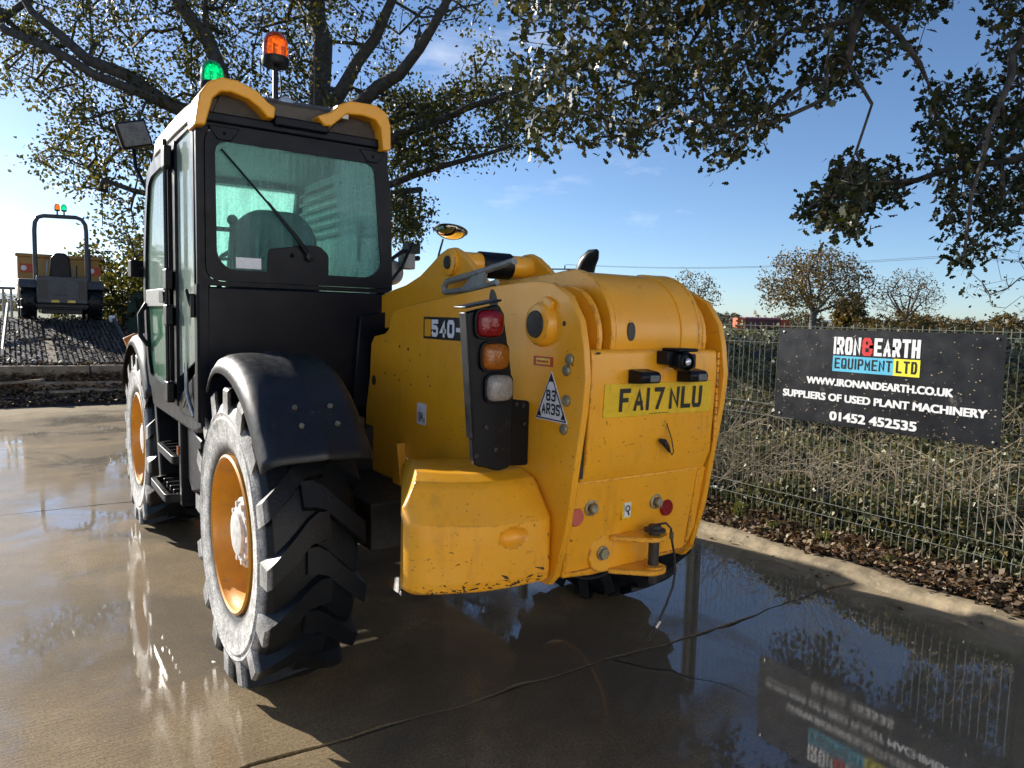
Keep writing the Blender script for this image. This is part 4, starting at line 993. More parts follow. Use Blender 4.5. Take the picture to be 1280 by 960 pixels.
def polar(poly, c, n):
    """points of a polygon outline at equal angles about c"""
    out = []
    for k in range(n):
        a = 2 * math.pi * k / n; d = Vector((math.cos(a), math.sin(a))); best = None
        for i in range(len(poly)):
            p = Vector(poly[i]) - Vector(c); q = Vector(poly[(i + 1) % len(poly)]) - Vector(c); e = q - p
            den = d.x * e.y - d.y * e.x
            if abs(den) < 1e-9: continue
            t = (p.x * e.y - p.y * e.x) / den; s = (p.x * d.y - p.y * d.x) / den
            if t > 0 and -1e-6 <= s <= 1 + 1e-6 and (best is None or t < best): best = t
        out.append((c[0] + d.x * best, c[1] + d.y * best))
    return out
wc = (-.68, 2.06)
win = quad_round([(-1.085, 1.83), (-1.035, 1.775), (-.335, 1.775), (-.275, 1.83), (-.318, 2.35), (-1.09, 2.35)], .055, 6)
wout = quad_round([(-1.135, 1.72), (-.215, 1.72), (-.255, 2.41), (-1.135, 2.41)], .07, 6)
NP = 120
b = MB(); b.ring(polar(outer, wc, NP), polar(wout, wc, NP), 'y', CY, CY + .06); b.build('rear_frame', 'cabblack', CAB, smooth=30)
b = MB(); b.ring(polar(quad_round([(-1.133, 1.722), (-.217, 1.722), (-.257, 2.408), (-1.133, 2.408)], .07, 6), wc, NP), polar(win, wc, NP), 'y', CY - .012, CY + .010); RW = b.build('rear_window', 'cabblack', CAB, smooth=30)
b = MB(); b.prism(polar(quad_round([(-1.12, 1.74), (-.23, 1.74), (-.27, 2.395), (-1.12, 2.395)], .07, 6), wc, 60), 'y', CY - .002, CY + .004); b.build('window_glass', 'glass_rear', RW, smooth=0)
b = MB(); b.prism(quad_round([(-.86, 1.765), (-.555, 1.765), (-.555, 1.875), (-.60, 1.915), (-.68, 1.915), (-.75, 1.90), (-.85, 1.885)], .02, 4), 'y', CY - .009, CY - .004); b.build('wiper_motor_cover', 'cabblack', RW, bevel=.004)
b = MB(); b.box(-1.0, -.885, CY - .005, CY - .0025, 1.785, 1.835); b.build('window_label', 'sticker', RW)
b = MB(); b.tube([(-.66, CY - .02, 1.865), (-.72, CY - .03, 1.94), (-.86, CY - .024, 2.10)], [.014, .011, .007], 8); b.tube([(-.80, CY - .022, 2.035), (-1.065, CY - .018, 2.315)], .0055, 6); b.lathe([(.024, 0), (.022, -.03), (.0005, -.034)], (-.655, CY - .008, 1.858), 'y', 16); b.lathe([(.012, 0), (.0005, -.012)], (-.74, CY - .008, 1.86), 'y', 12)
b.build('wiper', 'black', CAB)
for x, z, s in ((-1.0, 1.92, 1), (-.365, 1.95, -1)):
    b = MB(); b.box(x - .010, x + .010, CY + .05, CY + .075, z - .09, z + .07); b.box(min(x, x - s * .08), max(x, x - s * .08), CY + .05, CY + .07, z + .035, z + .055)
    if s > 0: b.box(x - .08, x + .06, CY + .05, CY + .07, z - .10, z - .085)
    b.lathe([(.0005, -.026), (.018, -.019), (.026, 0), (.018, .019), (.0005, .026)], (x + s * .0, CY + .055, z + .09), 'y', 16); b.build('window_catch', 'black', CAB)
# corner pieces above the glass
for x in (-1.05, -.33):
    b = MB(); b.prism([(x - .07, 2.415), (x + .07, 2.415), (x + .03, 2.355), (x - .03, 2.355)], 'y', CY - .018, CY - .004); b.lathe([(.008, 0), (.0005, -.006)], (x, CY - .018, 2.385), 'y', 10); b.build('window_hinge', 'cabblack', CAB, bevel=.004)
# left side: pillars, rear quarter light, door
SX = CX0
side_rear = [(.385, 1.06), (.50, 1.06), (.455, 1.35), (.475, 1.9), (.52, 2.40), (.60, 2.47), (.44, 2.49), (.40, 2.40), (.382, 1.75)]
b = MB(); b.prism(side_rear, 'x', SX, SX + .06); b.build('rear_pillar', 'cabblack', CAB, bevel=.012)
b = MB(); b.prism([(.93, 1.08), (1.0, 1.08), (1.0, 2.44), (.93, 2.44)], 'x', SX + .004, SX + .05); b.build('centre_pillar', 'cabblack', CAB, bevel=.006)
b = MB(); b.prism([(.40, 2.42), (.55, 2.43), (1.55, 2.43), (1.66, 2.40), (1.60, 2.50), (.45, 2.50)], 'x', SX + .01, SX + .06); b.build('side_rail', 'cabblack', CAB, bevel=.006)
b = MB(); b.prism([(.42, 1.06), (.93, 1.06), (.93, 1.12), (.47, 1.30), (.44, 1.30)], 'x', SX + .01, SX + .05); b.build('side_rail', 'cabblack', CAB, bevel=.006)
b = MB(); b.prism([(.47, 1.36), (.93, 1.24), (.93, 2.42), (.60, 2.42), (.515, 2.36), (.475, 1.9)], 'x', SX + .018, SX + .024); b.build('quarter_glass', 'glass_side', CAB, smooth=0)
b = MB(); b.tube([(SX + .005, .50, 1.08), (SX - .005, .56, 1.14), (SX - .01, .60, 1.20), (SX - .008, .62, 1.33)], .010, 8); b.tube([(SX - .005, .60, 1.19), (SX, .74, 1.10)], .006, 6); b.build('door_catch', 'steel', CAB)
dfront = [(1.03, 2.42), (1.60, 2.42), (1.72, 2.38), (1.82, 2.20), (1.90, 1.95), (1.93, 1.70), (1.90, 1.45), (1.82, 1.22), (1.74, 1.12), (1.03, 1.10)]
def inset(poly, c, d):
    out = []
    for p in poly:
        v = Vector(p) - Vector(c); out.append(tuple(Vector(c) + v * (1 - d / v.length)))
    return out
dc = (1.42, 1.78)
b = MB(); b.ring(polar(dfront, dc, 80), polar(inset(dfront, dc, .075), dc, 80), 'x', SX - .012, SX + .03); DOOR = b.build('door', 'cabblack', CAB, smooth=30)
b = MB(); b.prism([(1.03, 1.60), (1.92, 1.60), (1.915, 1.70), (1.03, 1.70)], 'x', SX - .010, SX + .026); b.build('door_rail', 'greymetal', DOOR, bevel=.004)
b = MB(); b.prism([p for p in inset(dfront, dc, .05) if p[1] > 1.7] + [(1.90, 1.70), (1.06, 1.70)], 'x', SX + .006, SX + .012); b.build('door_glass', 'glass_side', DOOR, smooth=0)
b = MB(); b.prism([(1.06, 1.60), (1.88, 1.60)] + [p for p in inset(dfront, dc, .05) if p[1] < 1.6], 'x', SX + .006, SX + .012); b.build('door_glass', 'glass_algae', DOOR, smooth=0)
b = MB(); b.prism(quad_round([(1.10, 1.625), (1.24, 1.62), (1.24, 1.685), (1.12, 1.68)], .015), 'x', SX - .03, SX - .011); b.tube([(SX - .01, 1.82, 1.62), (SX - .05, 1.83, 1.55), (SX - .05, 1.80, 1.42), (SX - .01, 1.79, 1.36)], .014, 8); b.build('door_handle', 'black', DOOR)
for z in (2.36, 1.74, 1.555, 1.155):
    b = MB(); b.box(SX - .042, SX - .005, .935, 1.035, z - .055, z + .055); b.build('hinge', 'black', CAB, bevel=.008)
b = MB(); b.tube([(SX - .03, .985, 1.10), (SX - .03, .985, 2.45)], .010, 8); b.build('hinge_rod', 'black', CAB)
b = MB(); b.box(SX - .02, SX - .001, .43, .475, 1.55, 1.66); b.tube([(SX - .015, .45, 1.60), (SX - .03, .47, 1.68)], .008, 8); b.build('window_latch', 'black', CAB, bevel=.004)
# front, right side and roof frame
b = MB()
b.prism([(1.74, 1.12), (1.82, 1.12), (1.99, 1.60), (1.97, 1.95), (1.80, 2.44), (1.70, 2.44), (1.88, 1.95), (1.90, 1.62)], 'x', CX0 + .01, CX0 + .07); b.prism([(1.74, 1.12), (1.82, 1.12), (1.99, 1.60), (1.97, 1.95), (1.80, 2.44), (1.70, 2.44), (1.88, 1.95), (1.90, 1.62)], 'x', CX1 - .07, CX1 - .01)
b.prism([(.44, 1.17), (.54, 1.17), (.54, 2.44), (.44, 2.44)], 'x', CX1 - .06, CX1 - .005)
b.box(CX0 + .03, CX1 - .02, 1.70, 1.80, 2.38, 2.46); b.box(CX1 - .05, CX1 - .01, .5, 1.85, 1.17, 1.66); b.box(CX0 + .06, CX1 - .02, 1.72, 1.86, 1.12, 1.55)
b.build('cab_frame', 'cabblack', CAB, bevel=.008)
b = MB(); b.prism([(1.86, 1.55), (1.872, 1.55), (1.955, 1.80), (1.93, 2.0), (1.78, 2.40), (1.768, 2.40), (1.918, 2.0), (1.943, 1.80)], 'x', CX0 + .07, CX1 - .07); b.build('windscreen', 'glass_side', CAB, smooth=30)
b = MB(); b.prism([(.54, 1.66), (1.88, 1.66), (1.86, 1.95), (1.70, 2.42), (.54, 2.42)], 'x', CX1 - .030, CX1 - .024); b.build('side_glass', 'glass_side', CAB, smooth=0)
for k in range(6):
    b = MB(); b.box(CX1 - .060, CX1 - .045, .62, 1.72, 2.05 + k * .058, 2.068 + k * .058); b.build('guard_bar', 'black', CAB)
# seat, wheel, console
b = MB(); b.prism(quad_round([(-.94, 1.50), (-.42, 1.50), (-.45, 2.02), (-.54, 2.13), (-.80, 2.13), (-.90, 2.02)], .09, 6), 'y', .82, .96); ST = b.build('seat', 'seat', CAB, bevel=.04, seg=4)
b = MB(); b.prism(quad_round([(-.94, .85), (-.44, .85), (-.46, 1.35), (-.92, 1.35)], .06), 'z', 1.42, 1.55); b.box(-.85, -.53, .92, 1.28, 1.17, 1.43); b.build('seat_cushion', 'seat', ST, bevel=.03, seg=3)
b = MB(); b.box(-1.02, -.94, .80, 1.35, 1.55, 1.65); b.box(-.40, -.30, .60, 1.7, 1.40, 1.62); b.box(-.95, -.42, 1.55, 1.72, 1.45, 1.72); b.build('console', 'trim', CAB, bevel=.02)
b = MB(); b.tube([(-.68 + .19 * math.cos(t), 1.42 + .05 * math.sin(t), 1.80 + .16 * math.sin(t)) for t in [2 * math.pi * i / 24 for i in range(25)]], .014, 8); b.tube([(-.68, 1.42, 1.80), (-.68, 1.55, 1.62)], .025, 8); b.build('steering_wheel', 'black', CAB)
b = MB(); b.box(CX0 + .05, CX1 - .04, .46, 1.75, 2.42, 2.435); b.build('headlining', 'trim', CAB)
# roof and yellow roof hoops
def roof_loft():
    mb = MB(); st = [(.40, .02, 0), (.46, 0, .03), (.9, 0, .055), (1.5, .0, .05), (1.82, .03, .015), (1.92, .07, -.03)]
    cs = lambda i, dz: [(CX0 + i, 2.44 + dz * .3), (CX0 + .005 + i, 2.49 + dz), (CX0 + .05 + i, 2.545 + dz), (CX0 + .12 + i, 2.575 + dz), (CX1 - .17 - i, 2.585 + dz), (CX1 - .10 - i, 2.555 + dz), (CX1 - .055 - i, 2.50 + dz), (CX1 - .05 - i, 2.44 + dz * .3)]
    for y, i, dz in st:
        for x, z in cs(i, dz): mb.v.append((x, y, z))
    for a in range(len(st) - 1):
        for k in range(8): mb.f.append((a * 8 + k, a * 8 + (k + 1) % 8, (a + 1) * 8 + (k + 1) % 8, (a + 1) * 8 + k))
    mb.f.append(tuple(range(8))); mb.f.append(tuple(len(st) * 8 - 8 + k for k in range(8)))
    return mb
ROOF = roof_loft().build('roof', 'roofbrown', CAB, bevel=.012, smooth=40)
hoopL = [(-1.185, 2.395), (-1.165, 2.53), (-1.125, 2.59), (-1.07, 2.618), (-1.0, 2.618), (-.915, 2.588), (-.865, 2.545), (-.832, 2.53), (-.838, 2.478), (-.868, 2.478), (-.905, 2.515), (-.955, 2.545), (-1.03, 2.562), (-1.075, 2.555), (-1.108, 2.52), (-1.14, 2.40)]
hoopR = [(-.635, 2.525), (-.60, 2.485), (-.565, 2.488), (-.53, 2.52), (-.485, 2.56), (-.40, 2.566), (-.335, 2.556), (-.305, 2.52), (-.295, 2.412), (-.25, 2.418), (-.252, 2.54), (-.275, 2.60), (-.335, 2.63), (-.47, 2.625), (-.52, 2.60), (-.565, 2.555)]
for hp in (hoopL, hoopR):
    b = MB(); b.prism(hp, 'y', .315, .47); b.build('roof_hoop', 'yellow', ROOF, bevel=.007, seg=2)
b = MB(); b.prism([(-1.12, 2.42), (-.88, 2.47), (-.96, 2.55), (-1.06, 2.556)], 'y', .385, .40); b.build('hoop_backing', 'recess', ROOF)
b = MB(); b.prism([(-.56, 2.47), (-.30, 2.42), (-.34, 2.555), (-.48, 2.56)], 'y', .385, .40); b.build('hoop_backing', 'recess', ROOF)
b = MB(); b.box(-.83, -.57, .335, .42, 2.455, 2.50); b.box(CX0 + .02, CX1 - .06, .362, .42, 2.43, 2.475); b.build('roof_rear_bar', 'cabblack', ROOF, bevel=.008)
b = MB(); b.box(-.70, -.56, .44, .50, 2.50, 2.555); b.build('roof_trim', 'yellow', ROOF, bevel=.01)
# rear work lamp, roof guard bars
b = MB(); b.lathe([(.042, 0), (.045, .02), (.04, .06), (.015, .075)], (-.745, .44, 2.585), 'y', 20); b.tube([(-.745, .48, 2.50), (-.745, .48, 2.56)], .012, 8); WL = b.build('work_lamp', 'black', ROOF, smooth=35)
b = MB(); b.dome((-.745, .44, 2.585), 'y', .040, .014, -1, 20); b.build('lamp_lens', 'lampglass', WL)
b = MB(); b.tube([(-.72, .75, 2.66), (-.45, .75, 2.655), (-.36, .75, 2.62)], .018, 8); b.tube([(-.72, 1.6, 2.66), (-.36, 1.6, 2.62)], .018, 8); b.tube([(-.72, .75, 2.66), (-.72, 1.6, 2.66)], .014, 8); b.tube([(-.52, .75, 2.655), (-.52, 1.6, 2.655)], .014, 8); b.build('roof_guard', 'black', ROOF)
b = MB(); b.box(-.53, -.47, .33, .39, 2.535, 2.60); b.build('lamp_bracket', 'steel', ROOF, bevel=.004)
# beacons and aerial
def beacon(name, c, s, mt, pole):
    b = MB(); b.lathe([(.0005, 0), (.060 * s, 0), (.065 * s, .010 * s), (.065 * s, .036 * s), (.058 * s, .042 * s), (.0005, .042 * s)], c, 'z', 24)
    if pole: b.tube([(c[0], c[1], c[2]), (c[0], c[1], c[2] - pole)], .013, 10); b.tube([(c[0] + .02, c[1], c[2]), (c[0] + .03, c[1], c[2] - pole * .6), (c[0] + .06, c[1] - .03, c[2] - pole), (c[0] + .13, c[1] - .1, c[2] - pole - .11)], .003, 6)
    o = b.build(name, 'black', ROOF, smooth=35)
    b = MB(); b.lathe([(.060 * s, .040 * s), (.061 * s, .080 * s), (.056 * s, .115 * s), (.044 * s, .142 * s), (.024 * s, .156 * s), (.0005, .160 * s)], c, 'z', 28); b.build('beacon_lens', mt, o, smooth=50)
    b = MB(); b.cyl((c[0], c[1], c[2] + .042 * s), 'z', .014 * s, .06 * s, 12); b.build('beacon_bulb', 'lampglass', o)
beacon('amber_beacon', (-.785, .48, 2.765), 1.0, 'beacon_orange', .25)
beacon('green_beacon', (-.915, 1.22, 2.80), 1.0, 'beacon_green', .21)
b = MB(); b.tube([(-.605, .45, 2.50), (-.605, .45, 2.62), (-.602, .45, 2.90)], [.009, .005, .0035], 8); b.build('aerial', 'ink', ROOF)
# door mirrors on the front corner
b = MB(); b.tube([(CX0 + .02, 1.90, 2.30), (-1.21, 1.95, 2.45), (-1.215, 2.03, 2.64)], .012, 8); b.tube([(-1.215, 2.02, 2.64), (-1.34, 2.05, 2.68)], .012, 8); MA = b.build('mirror_arm', 'black', CAB)
rm = Matrix.Rotation(R(-18), 3, 'Y') @ Matrix.Rotation(R(8), 3, 'Z')
b = MB(); b.obox((-1.215, 1.98, 2.655), (.185, .045, .165), rm); b.build('mirror_shell', 'black', MA, bevel=.018, seg=3)
b = MB(); b.obox(Vector((-1.215, 1.98, 2.655)) + rm @ Vector((0, -.024, 0)), (.155, .004, .135), rm); b.build('mirror_glass', 'mirror_dark_refl', MA)
b = MB(); b.obox((-1.205, 2.02, 1.835), (.09, .06, .105), Matrix.Rotation(R(10), 3, 'Z')); b.tube([(CX0, 1.93, 1.84), (-1.20, 2.02, 1.835)], .012, 6); LMI = b.build('lower_mirror', 'black', CAB, bevel=.02, seg=3)

# ---- steps and tank under the cab
b = MB(); b.prism([(.74, .92), (1.10, .97), (1.10, .66), (.98, .60), (.74, .66)], 'x', -1.09, -.48); b.build('tank_box', 'black', TH, bevel=.015)
b = MB(); b.prism([(1.13, .98), (1.19, .98), (1.16, .50), (1.10, .50)], 'x', -1.12, -.80); b.prism([(1.95, 1.00), (2.03, 1.00), (1.86, .52), (1.78, .52)], 'x', -1.12, -.80); b.box(-.86, -.82, 1.15, 2.0, .5, 1.0)
STP = b.build('step_frame', 'black', TH, bevel=.008)
for z, x0 in ((.74, -1.15), (.525, -1.19)):
    b = MB(); b.ring(quad_round([(-.90, 1.14), (x0, 1.20), (x0, 1.74), (-.90, 1.86)], .05), quad_round([(-.92, 1.18), (x0 + .03, 1.23), (x0 + .03, 1.71), (-.92, 1.82)], .03), 'z', z - .02, z + .025)
    for k in range(5): b.box(-1.12, -.92, 1.24 + k * .11, 1.265 + k * .11, z - .015, z + .018)
    b.build('step_tread', 'black', STP, bevel=.003)
b = MB(); b.box(-1.13, -1.119, 1.155, 1.18, .78, .83); b.build('side_marker', 'lens_amber', STP)

# ================================================================== UNSEEN BUILDING ADDED BEHIND THE CAMERA AS A SUN BOUNCE
MAT['cladding'] = simple('bounce_cladding', (0.74, 0.735, 0.72), 0.6, var=0.06, scale=2)  # kept pale so the added wall throws sunlight onto the shaded tail
MAT['winglass'] = simple('window_glass', (0.05, 0.06, 0.07), 0.08, var=0.1)
WB = empty('bounce_building', (-2, -14.4, 0), None, 'unseen pale building added behind the camera to bounce sunlight onto the telehandler tail', 'building')
b = MB(); b.box(-22, 16, -22, -14.5, -.1, 6.6); b.build('wall', 'cladding', WB)
b = MB(); b.prism([(-22.4, 6.6), (-14.2, 6.6), (-18.3, 8.2)], 'x', -22.3, 16.3); b.build('roof', 'darkgrey', WB)
for k in range(36):
    b = MB(); b.box(-21.6 + k * 1.04, -21.5 + k * 1.04, -14.5, -14.46, .1, 6.5); b.build('cladding_rib', 'cladding', WB)
for x in (-14, 3):
    b = MB(); b.box(x, x + 4, -14.5, -14.44, 0, 4.2); d_ = b.build('roller_door', 'greymetal', WB)
for x in (-6.5, -3.6, 9.5):
    b = MB(); b.box(x, x + 1.5, -14.5, -14.44, 1.0, 2.2); w_ = b.build('window', 'white', WB); b = MB(); b.box(x + .08, x + 1.42, -14.45, -14.43, 1.08, 2.12); b.build('pane', 'winglass', w_)

# ================================================================== FENCE AND SIGN
FX = 2.85
POSTS = [-4.03, -1.53 - .0, .97, 3.47, 5.97]
FOLDS = [.30, .95, 1.50]
wire_me = None
def wire_mesh():
    mb = MB(); path = [(0, 0, .05)]
    for z in FOLDS: path += [(0, 0, z - .045), (.028, 0, z), (0, 0, z + .045)]
    path = [p for p in path if p[2] < 1.56] + [(0, 0, 1.60)]
    mb.tube(path, .0027, 4, cap=False)
    me = bpy.data.meshes.new('wire'); me.from_pydata(mb.v, [], mb.f); me.materials.append(MAT['wire']); return me
wire_me = wire_mesh()
hw = MB(); hw.tube([(0, -1.225, 0), (0, 1.225, 0)], .0021, 4, cap=False)
hw_me = bpy.data.meshes.new('rail_wire'); hw_me.from_pydata(hw.v, [], hw.f); hw_me.materials.append(MAT['wire'])
FEN = empty('mesh_fence', (FX, .97, 0), None, 'green wire mesh fence along the kerb in front of the hedge', 'fence')
for i in range(4):
    y0, y1 = POSTS[i], POSTS[i + 1]; cy = (y0 + y1) / 2
    fp = empty('mesh_panel', (FX, cy, 0), FEN)
    n = 49
    for k in range(n):
        w = bpy.data.objects.new('wire', wire_me); COL.objects.link(w); w.parent = fp; w.location = (rnd.uniform(-.004, .004), -1.2 + 2.4 * k / (n - 1), rnd.uniform(-.01, .01)); w.rotation_euler = (rnd.uniform(-.006, .006), 0, 0)
    for z in [.06, 1.58] + [f + d for f in FOLDS for d in (-.045, .045)]:
        w = bpy.data.objects.new('cross_wire', hw_me); COL.objects.link(w); w.parent = fp; w.location = (-.0045, 0, z)
for i, y in enumerate(POSTS[:4]):
    b = MB(); b.box(FX + .012, FX + .092, y - .045, y + .045, -.1, 1.63); b.build('post', 'post', FEN, bevel=.004)

SGX = 2.79
SG = empty('sign_board', (SGX, -.583, .915), None, 'black company sign with white lettering hung on the mesh fence', 'sign')
b = MB(); b.prism([(.165, 1.566), (.167, .916), (-1.343, .918), (-1.327, 1.567)], 'x', SGX - .003, SGX + .004); b.build('panel', 'signblack', SG)
NX = SGX - .0032
def sgtxt(txt, y0, y1, z0, z1, mat, bold, name, dep=.001, spacing=1.0):
    m_ = MB(); text_mb(m_, txt, (NX, y0, z0), (0, -1, 0), (0, 0, 1), y0 - y1, z1 - z0, bold, dep, spacing); m_.build(name, mat, SG, smooth=0)
def sgblock(txt, y0, y1, z0, z1, mat, name, t, gap=.13, dep=.0012):
    m_ = MB(); ws = [{'I': .32}.get(c, 1.0) for c in txt]; tot = sum(ws) + gap * 2 * (len(txt) - 1) * .5; u = (y0 - y1) / tot; y = y0
    for c, w in zip(txt, ws):
        stroke_mb(m_, c, (NX, y, z0), (0, -1, 0), (0, 0, 1), u * w, z1 - z0, min(t, u * w), dep); y -= u * (w + gap)
    m_.build(name, mat, SG, smooth=0)
sgblock('IRON', -.276, -.472, 1.400, 1.518, 'white', 'logo_word', .021)
sgblock('&', -.480, -.552, 1.400, 1.518, 'red', 'logo_ampersand', .024)
sgblock('EARTH', -.562, -.860, 1.402, 1.518, 'white', 'logo_word', .022)
b = MB(); b.box(NX - .001, NX + .001, -.696, -.275, 1.284, 1.390); b.build('logo_band', 'blue', SG)
b = MB(); b.box(NX - .001, NX + .001, -.864, -.697, 1.284, 1.392); b.build('logo_band', 'lemon', SG)
sgblock('EQUIPMENT', -.290, -.686, 1.304, 1.376, 'ink', 'logo_word', .0105, .28, .0022)
sgblock('LTD', -.714, -.846, 1.302, 1.380, 'ink', 'logo_word', .0125, .32, .0022)
sgtxt('WWW.IRONANDEARTH.CO.UK', -.082, -1.072, 1.180, 1.235, 'white', .07, 'web_address')
sgtxt('SUPPLIERS OF USED PLANT MACHINERY', .104, -1.266, 1.074, 1.130, 'white', .07, 'slogan')
sgtxt('01452 452535', -.276, -.871, .942, 1.009, 'white', .07, 'phone_number')
b = MB()
for y, z in ((.12, 1.54), (.12, .945), (-1.29, 1.54), (-1.31, .945)): b.lathe([(.009, 0), (.009, -.004), (.0004, -.006)], (NX, y, z), 'x', 10); b.tube([(NX - .002, y, z), (FX, y + .01, z)], .002, 4)
b.build('cable_tie', 'steel', SG, smooth=0)
# dried splashes and leaf bits stuck on the board
sp = MB()
for k in range(260):
    y = rnd.uniform(-1.32, .15); z = 0.93 + .62 * rnd.random() ** 1.5; r_ = rnd.uniform(.0012, .0038); a = rnd.uniform(0, 3); st = rnd.uniform(1, 2.6)
    sp.add([(NX - .0006, y + r_ * st * math.cos(a + t), z + r_ * math.sin(a + t) * 1.2) for t in (0, 1.57, 3.14, 4.71)], [(0, 1, 2, 3)])
o = sp.build('dirt_specks', 'stem', SG, smooth=0, recalc=False); o['kind'] = 'stuff'

# ================================================================== HEDGE BANK
def clump(x, y):
    return .5 + .25 * np.sin(x * 3.1 + y * 2.2) + .15 * np.sin(x * 7.3 - y * 5.1) + .10 * np.sin(y * 12.7 + x * 9)
def brush_points(n, rng, a0, a1, x0, x1, tall):
    az = np.radians(rng.uniform(a0, a1, n)); x = x0 + (x1 - x0) * rng.uniform(0, 1, n) ** 1.9
    y = -3.2 + (x + 1.87) / np.tan(az); c = np.clip(clump(x, y) * 1.6 - .35, 0, 1.2)
    z = np.array([bank_z(a, b_) for a, b_ in zip(x, y)]) + tall * (.25 + .9 * c) * rng.uniform(0, 1, n) ** 1.1
    return np.stack([x, y, z], -1)
P = brush_points(70000, RNG, 38, 80, 2.885, 7.2, .34)
V, F = leaves_np(P, .046, RNG, lobed=False, aspect=.72, down=.2, flat=.2)
o = mesh_np('bramble_leaves', V, F, 'leaf_hedge'); tag(o, 'tangled ivy and bramble leaves on the bank behind the mesh fence', 'brambles', kind='stuff')
P = brush_points(24000, RNG, 34, 82, 6.8, 12.6, .30)
V, F = leaves_np(P, .085, RNG, aspect=.7, down=.2)
o = mesh_np('bramble_leaves', V, F, 'leaf_hedge'); tag(o, 'farther brambles along the crest of the bank below the field', 'brambles', kind='stuff')
# dead stems woven through the brambles
st = MB()
for k in range(1500):
    y = rnd.uniform(-3.0, 3.2); x = 2.92 + 2.6 * rnd.random() ** 2.2; z = bank_z(x, y) + rnd.uniform(.0, .22)
    L = rnd.uniform(.2, .75) * (1 if k % 5 else 1.4); a = rnd.gauss(.75, .5); dx = rnd.uniform(-.25, .25); sgn = rnd.choice((-1, 1))
    p0 = Vector((x, y, z)); p2 = p0 + Vector((dx, sgn * L * math.cos(a), L * abs(math.sin(a)) * .8))
    p2.x = max(p2.x, 2.90)
    p1 = (p0 + p2) / 2 + Vector((rnd.uniform(0, .05), rnd.uniform(-.07, .07), rnd.uniform(.02, .12)))
    r_ = rnd.uniform(.0014, .0036); st.tube([p0, p1, p2], [r_, r_ * .8, r_ * .4], 4, cap=False)
o = st.build('bramble_stems', 'stem', None, smooth=60, recalc=False); tag(o, 'dry straw-coloured stems woven through the brambles', 'stems', kind='stuff')
# litter along the foot of the fence
n = 12000
y = RNG.uniform(-3.4, 4, n); x = 2.55 + RNG.uniform(0, 1, n) ** .8 * .34; z = np.array([bank_z(a, b_) for a, b_ in zip(x, y)]) + RNG.uniform(.002, .05, n) + np.where(x < 2.62, .035, 0)
V, F = leaves_np(np.stack([x, y, z], -1), .042, RNG, flat=.5, aspect=.7)
tag(mesh_np('fallen_leaves', V, F, 'leaf_litter'), 'brown fallen leaves heaped between kerb and fence', 'leaves', kind='stuff')
n = 60
y = RNG.uniform(-2.0, 2, n); x = RNG.uniform(2.2, 2.55, n); z = np.where(x > 2.46, .09, .008)
V, F = leaves_np(np.stack([x, y, z], -1), .035, RNG, flat=.8, aspect=.7)
tag(mesh_np('fallen_leaves', V, F, 'leaf_litter'), 'few loose dead leaves blown over the kerb edge', 'leaves', kind='stuff')
# grass tufts at the kerb
def tuft(x, y, n, h, label):
    mb = MB()
    for k in range(n):
        a = rnd.uniform(0, 6.28); r_ = rnd.uniform(0, .05); bx_, by_ = x + r_ * math.cos(a), y + r_ * math.sin(a); z0 = bank_z(max(2.56, bx_), by_)
        le = rnd.uniform(.15, .9) * h; b2 = rnd.uniform(0, 6.28); hh = h * rnd.uniform(.5, 1.1); w = .003
        px_, py_ = -math.sin(b2) * w, math.cos(b2) * w; ex, ey = bx_ + math.cos(b2) * le * .8, by_ + math.sin(b2) * le * .8
        mx_, my_ = bx_ + math.cos(b2) * le * .3, by_ + math.sin(b2) * le * .3
        mb.add([(bx_ - px_, by_ - py_, z0), (bx_ + px_, by_ + py_, z0), (mx_ + px_, my_ + py_, z0 + hh * .7), (mx_ - px_, my_ - py_, z0 + hh * .7), (ex, ey, z0 + hh * .75)], [(0, 1, 2, 3), (3, 2, 4)])
    o = mb.build('grass_tuft', 'grass', None, smooth=0, recalc=False, origin=(x, y, bank_z(max(2.56, x), y)))
    tag(o, label, 'grass', 'grass tufts along the kerb')
tuft(2.78, .42, 90, .16, 'yellow-green grass tuft at the fence foot nearest the yellow tail')
tuft(2.72, .08, 60, .10, 'low grass tuft below the left end of the sign')
tuft(2.75, -.32, 70, .12, 'thin grass tuft under the middle of the sign')
tuft(2.70, -.80, 40, .09, 'small sparse grass tuft under the right part of the sign')

# ================================================================== TREES
def in_poly(x, y, poly):
    c = False; n = len(poly)
    for i in range(n):
        (x0, y0), (x1, y1) = poly[i], poly[i - 1]
        if (y0 > y) != (y1 > y) and x < (x1 - x0) * (y - y0) / (y1 - y0) + x0: c = not c
    return c

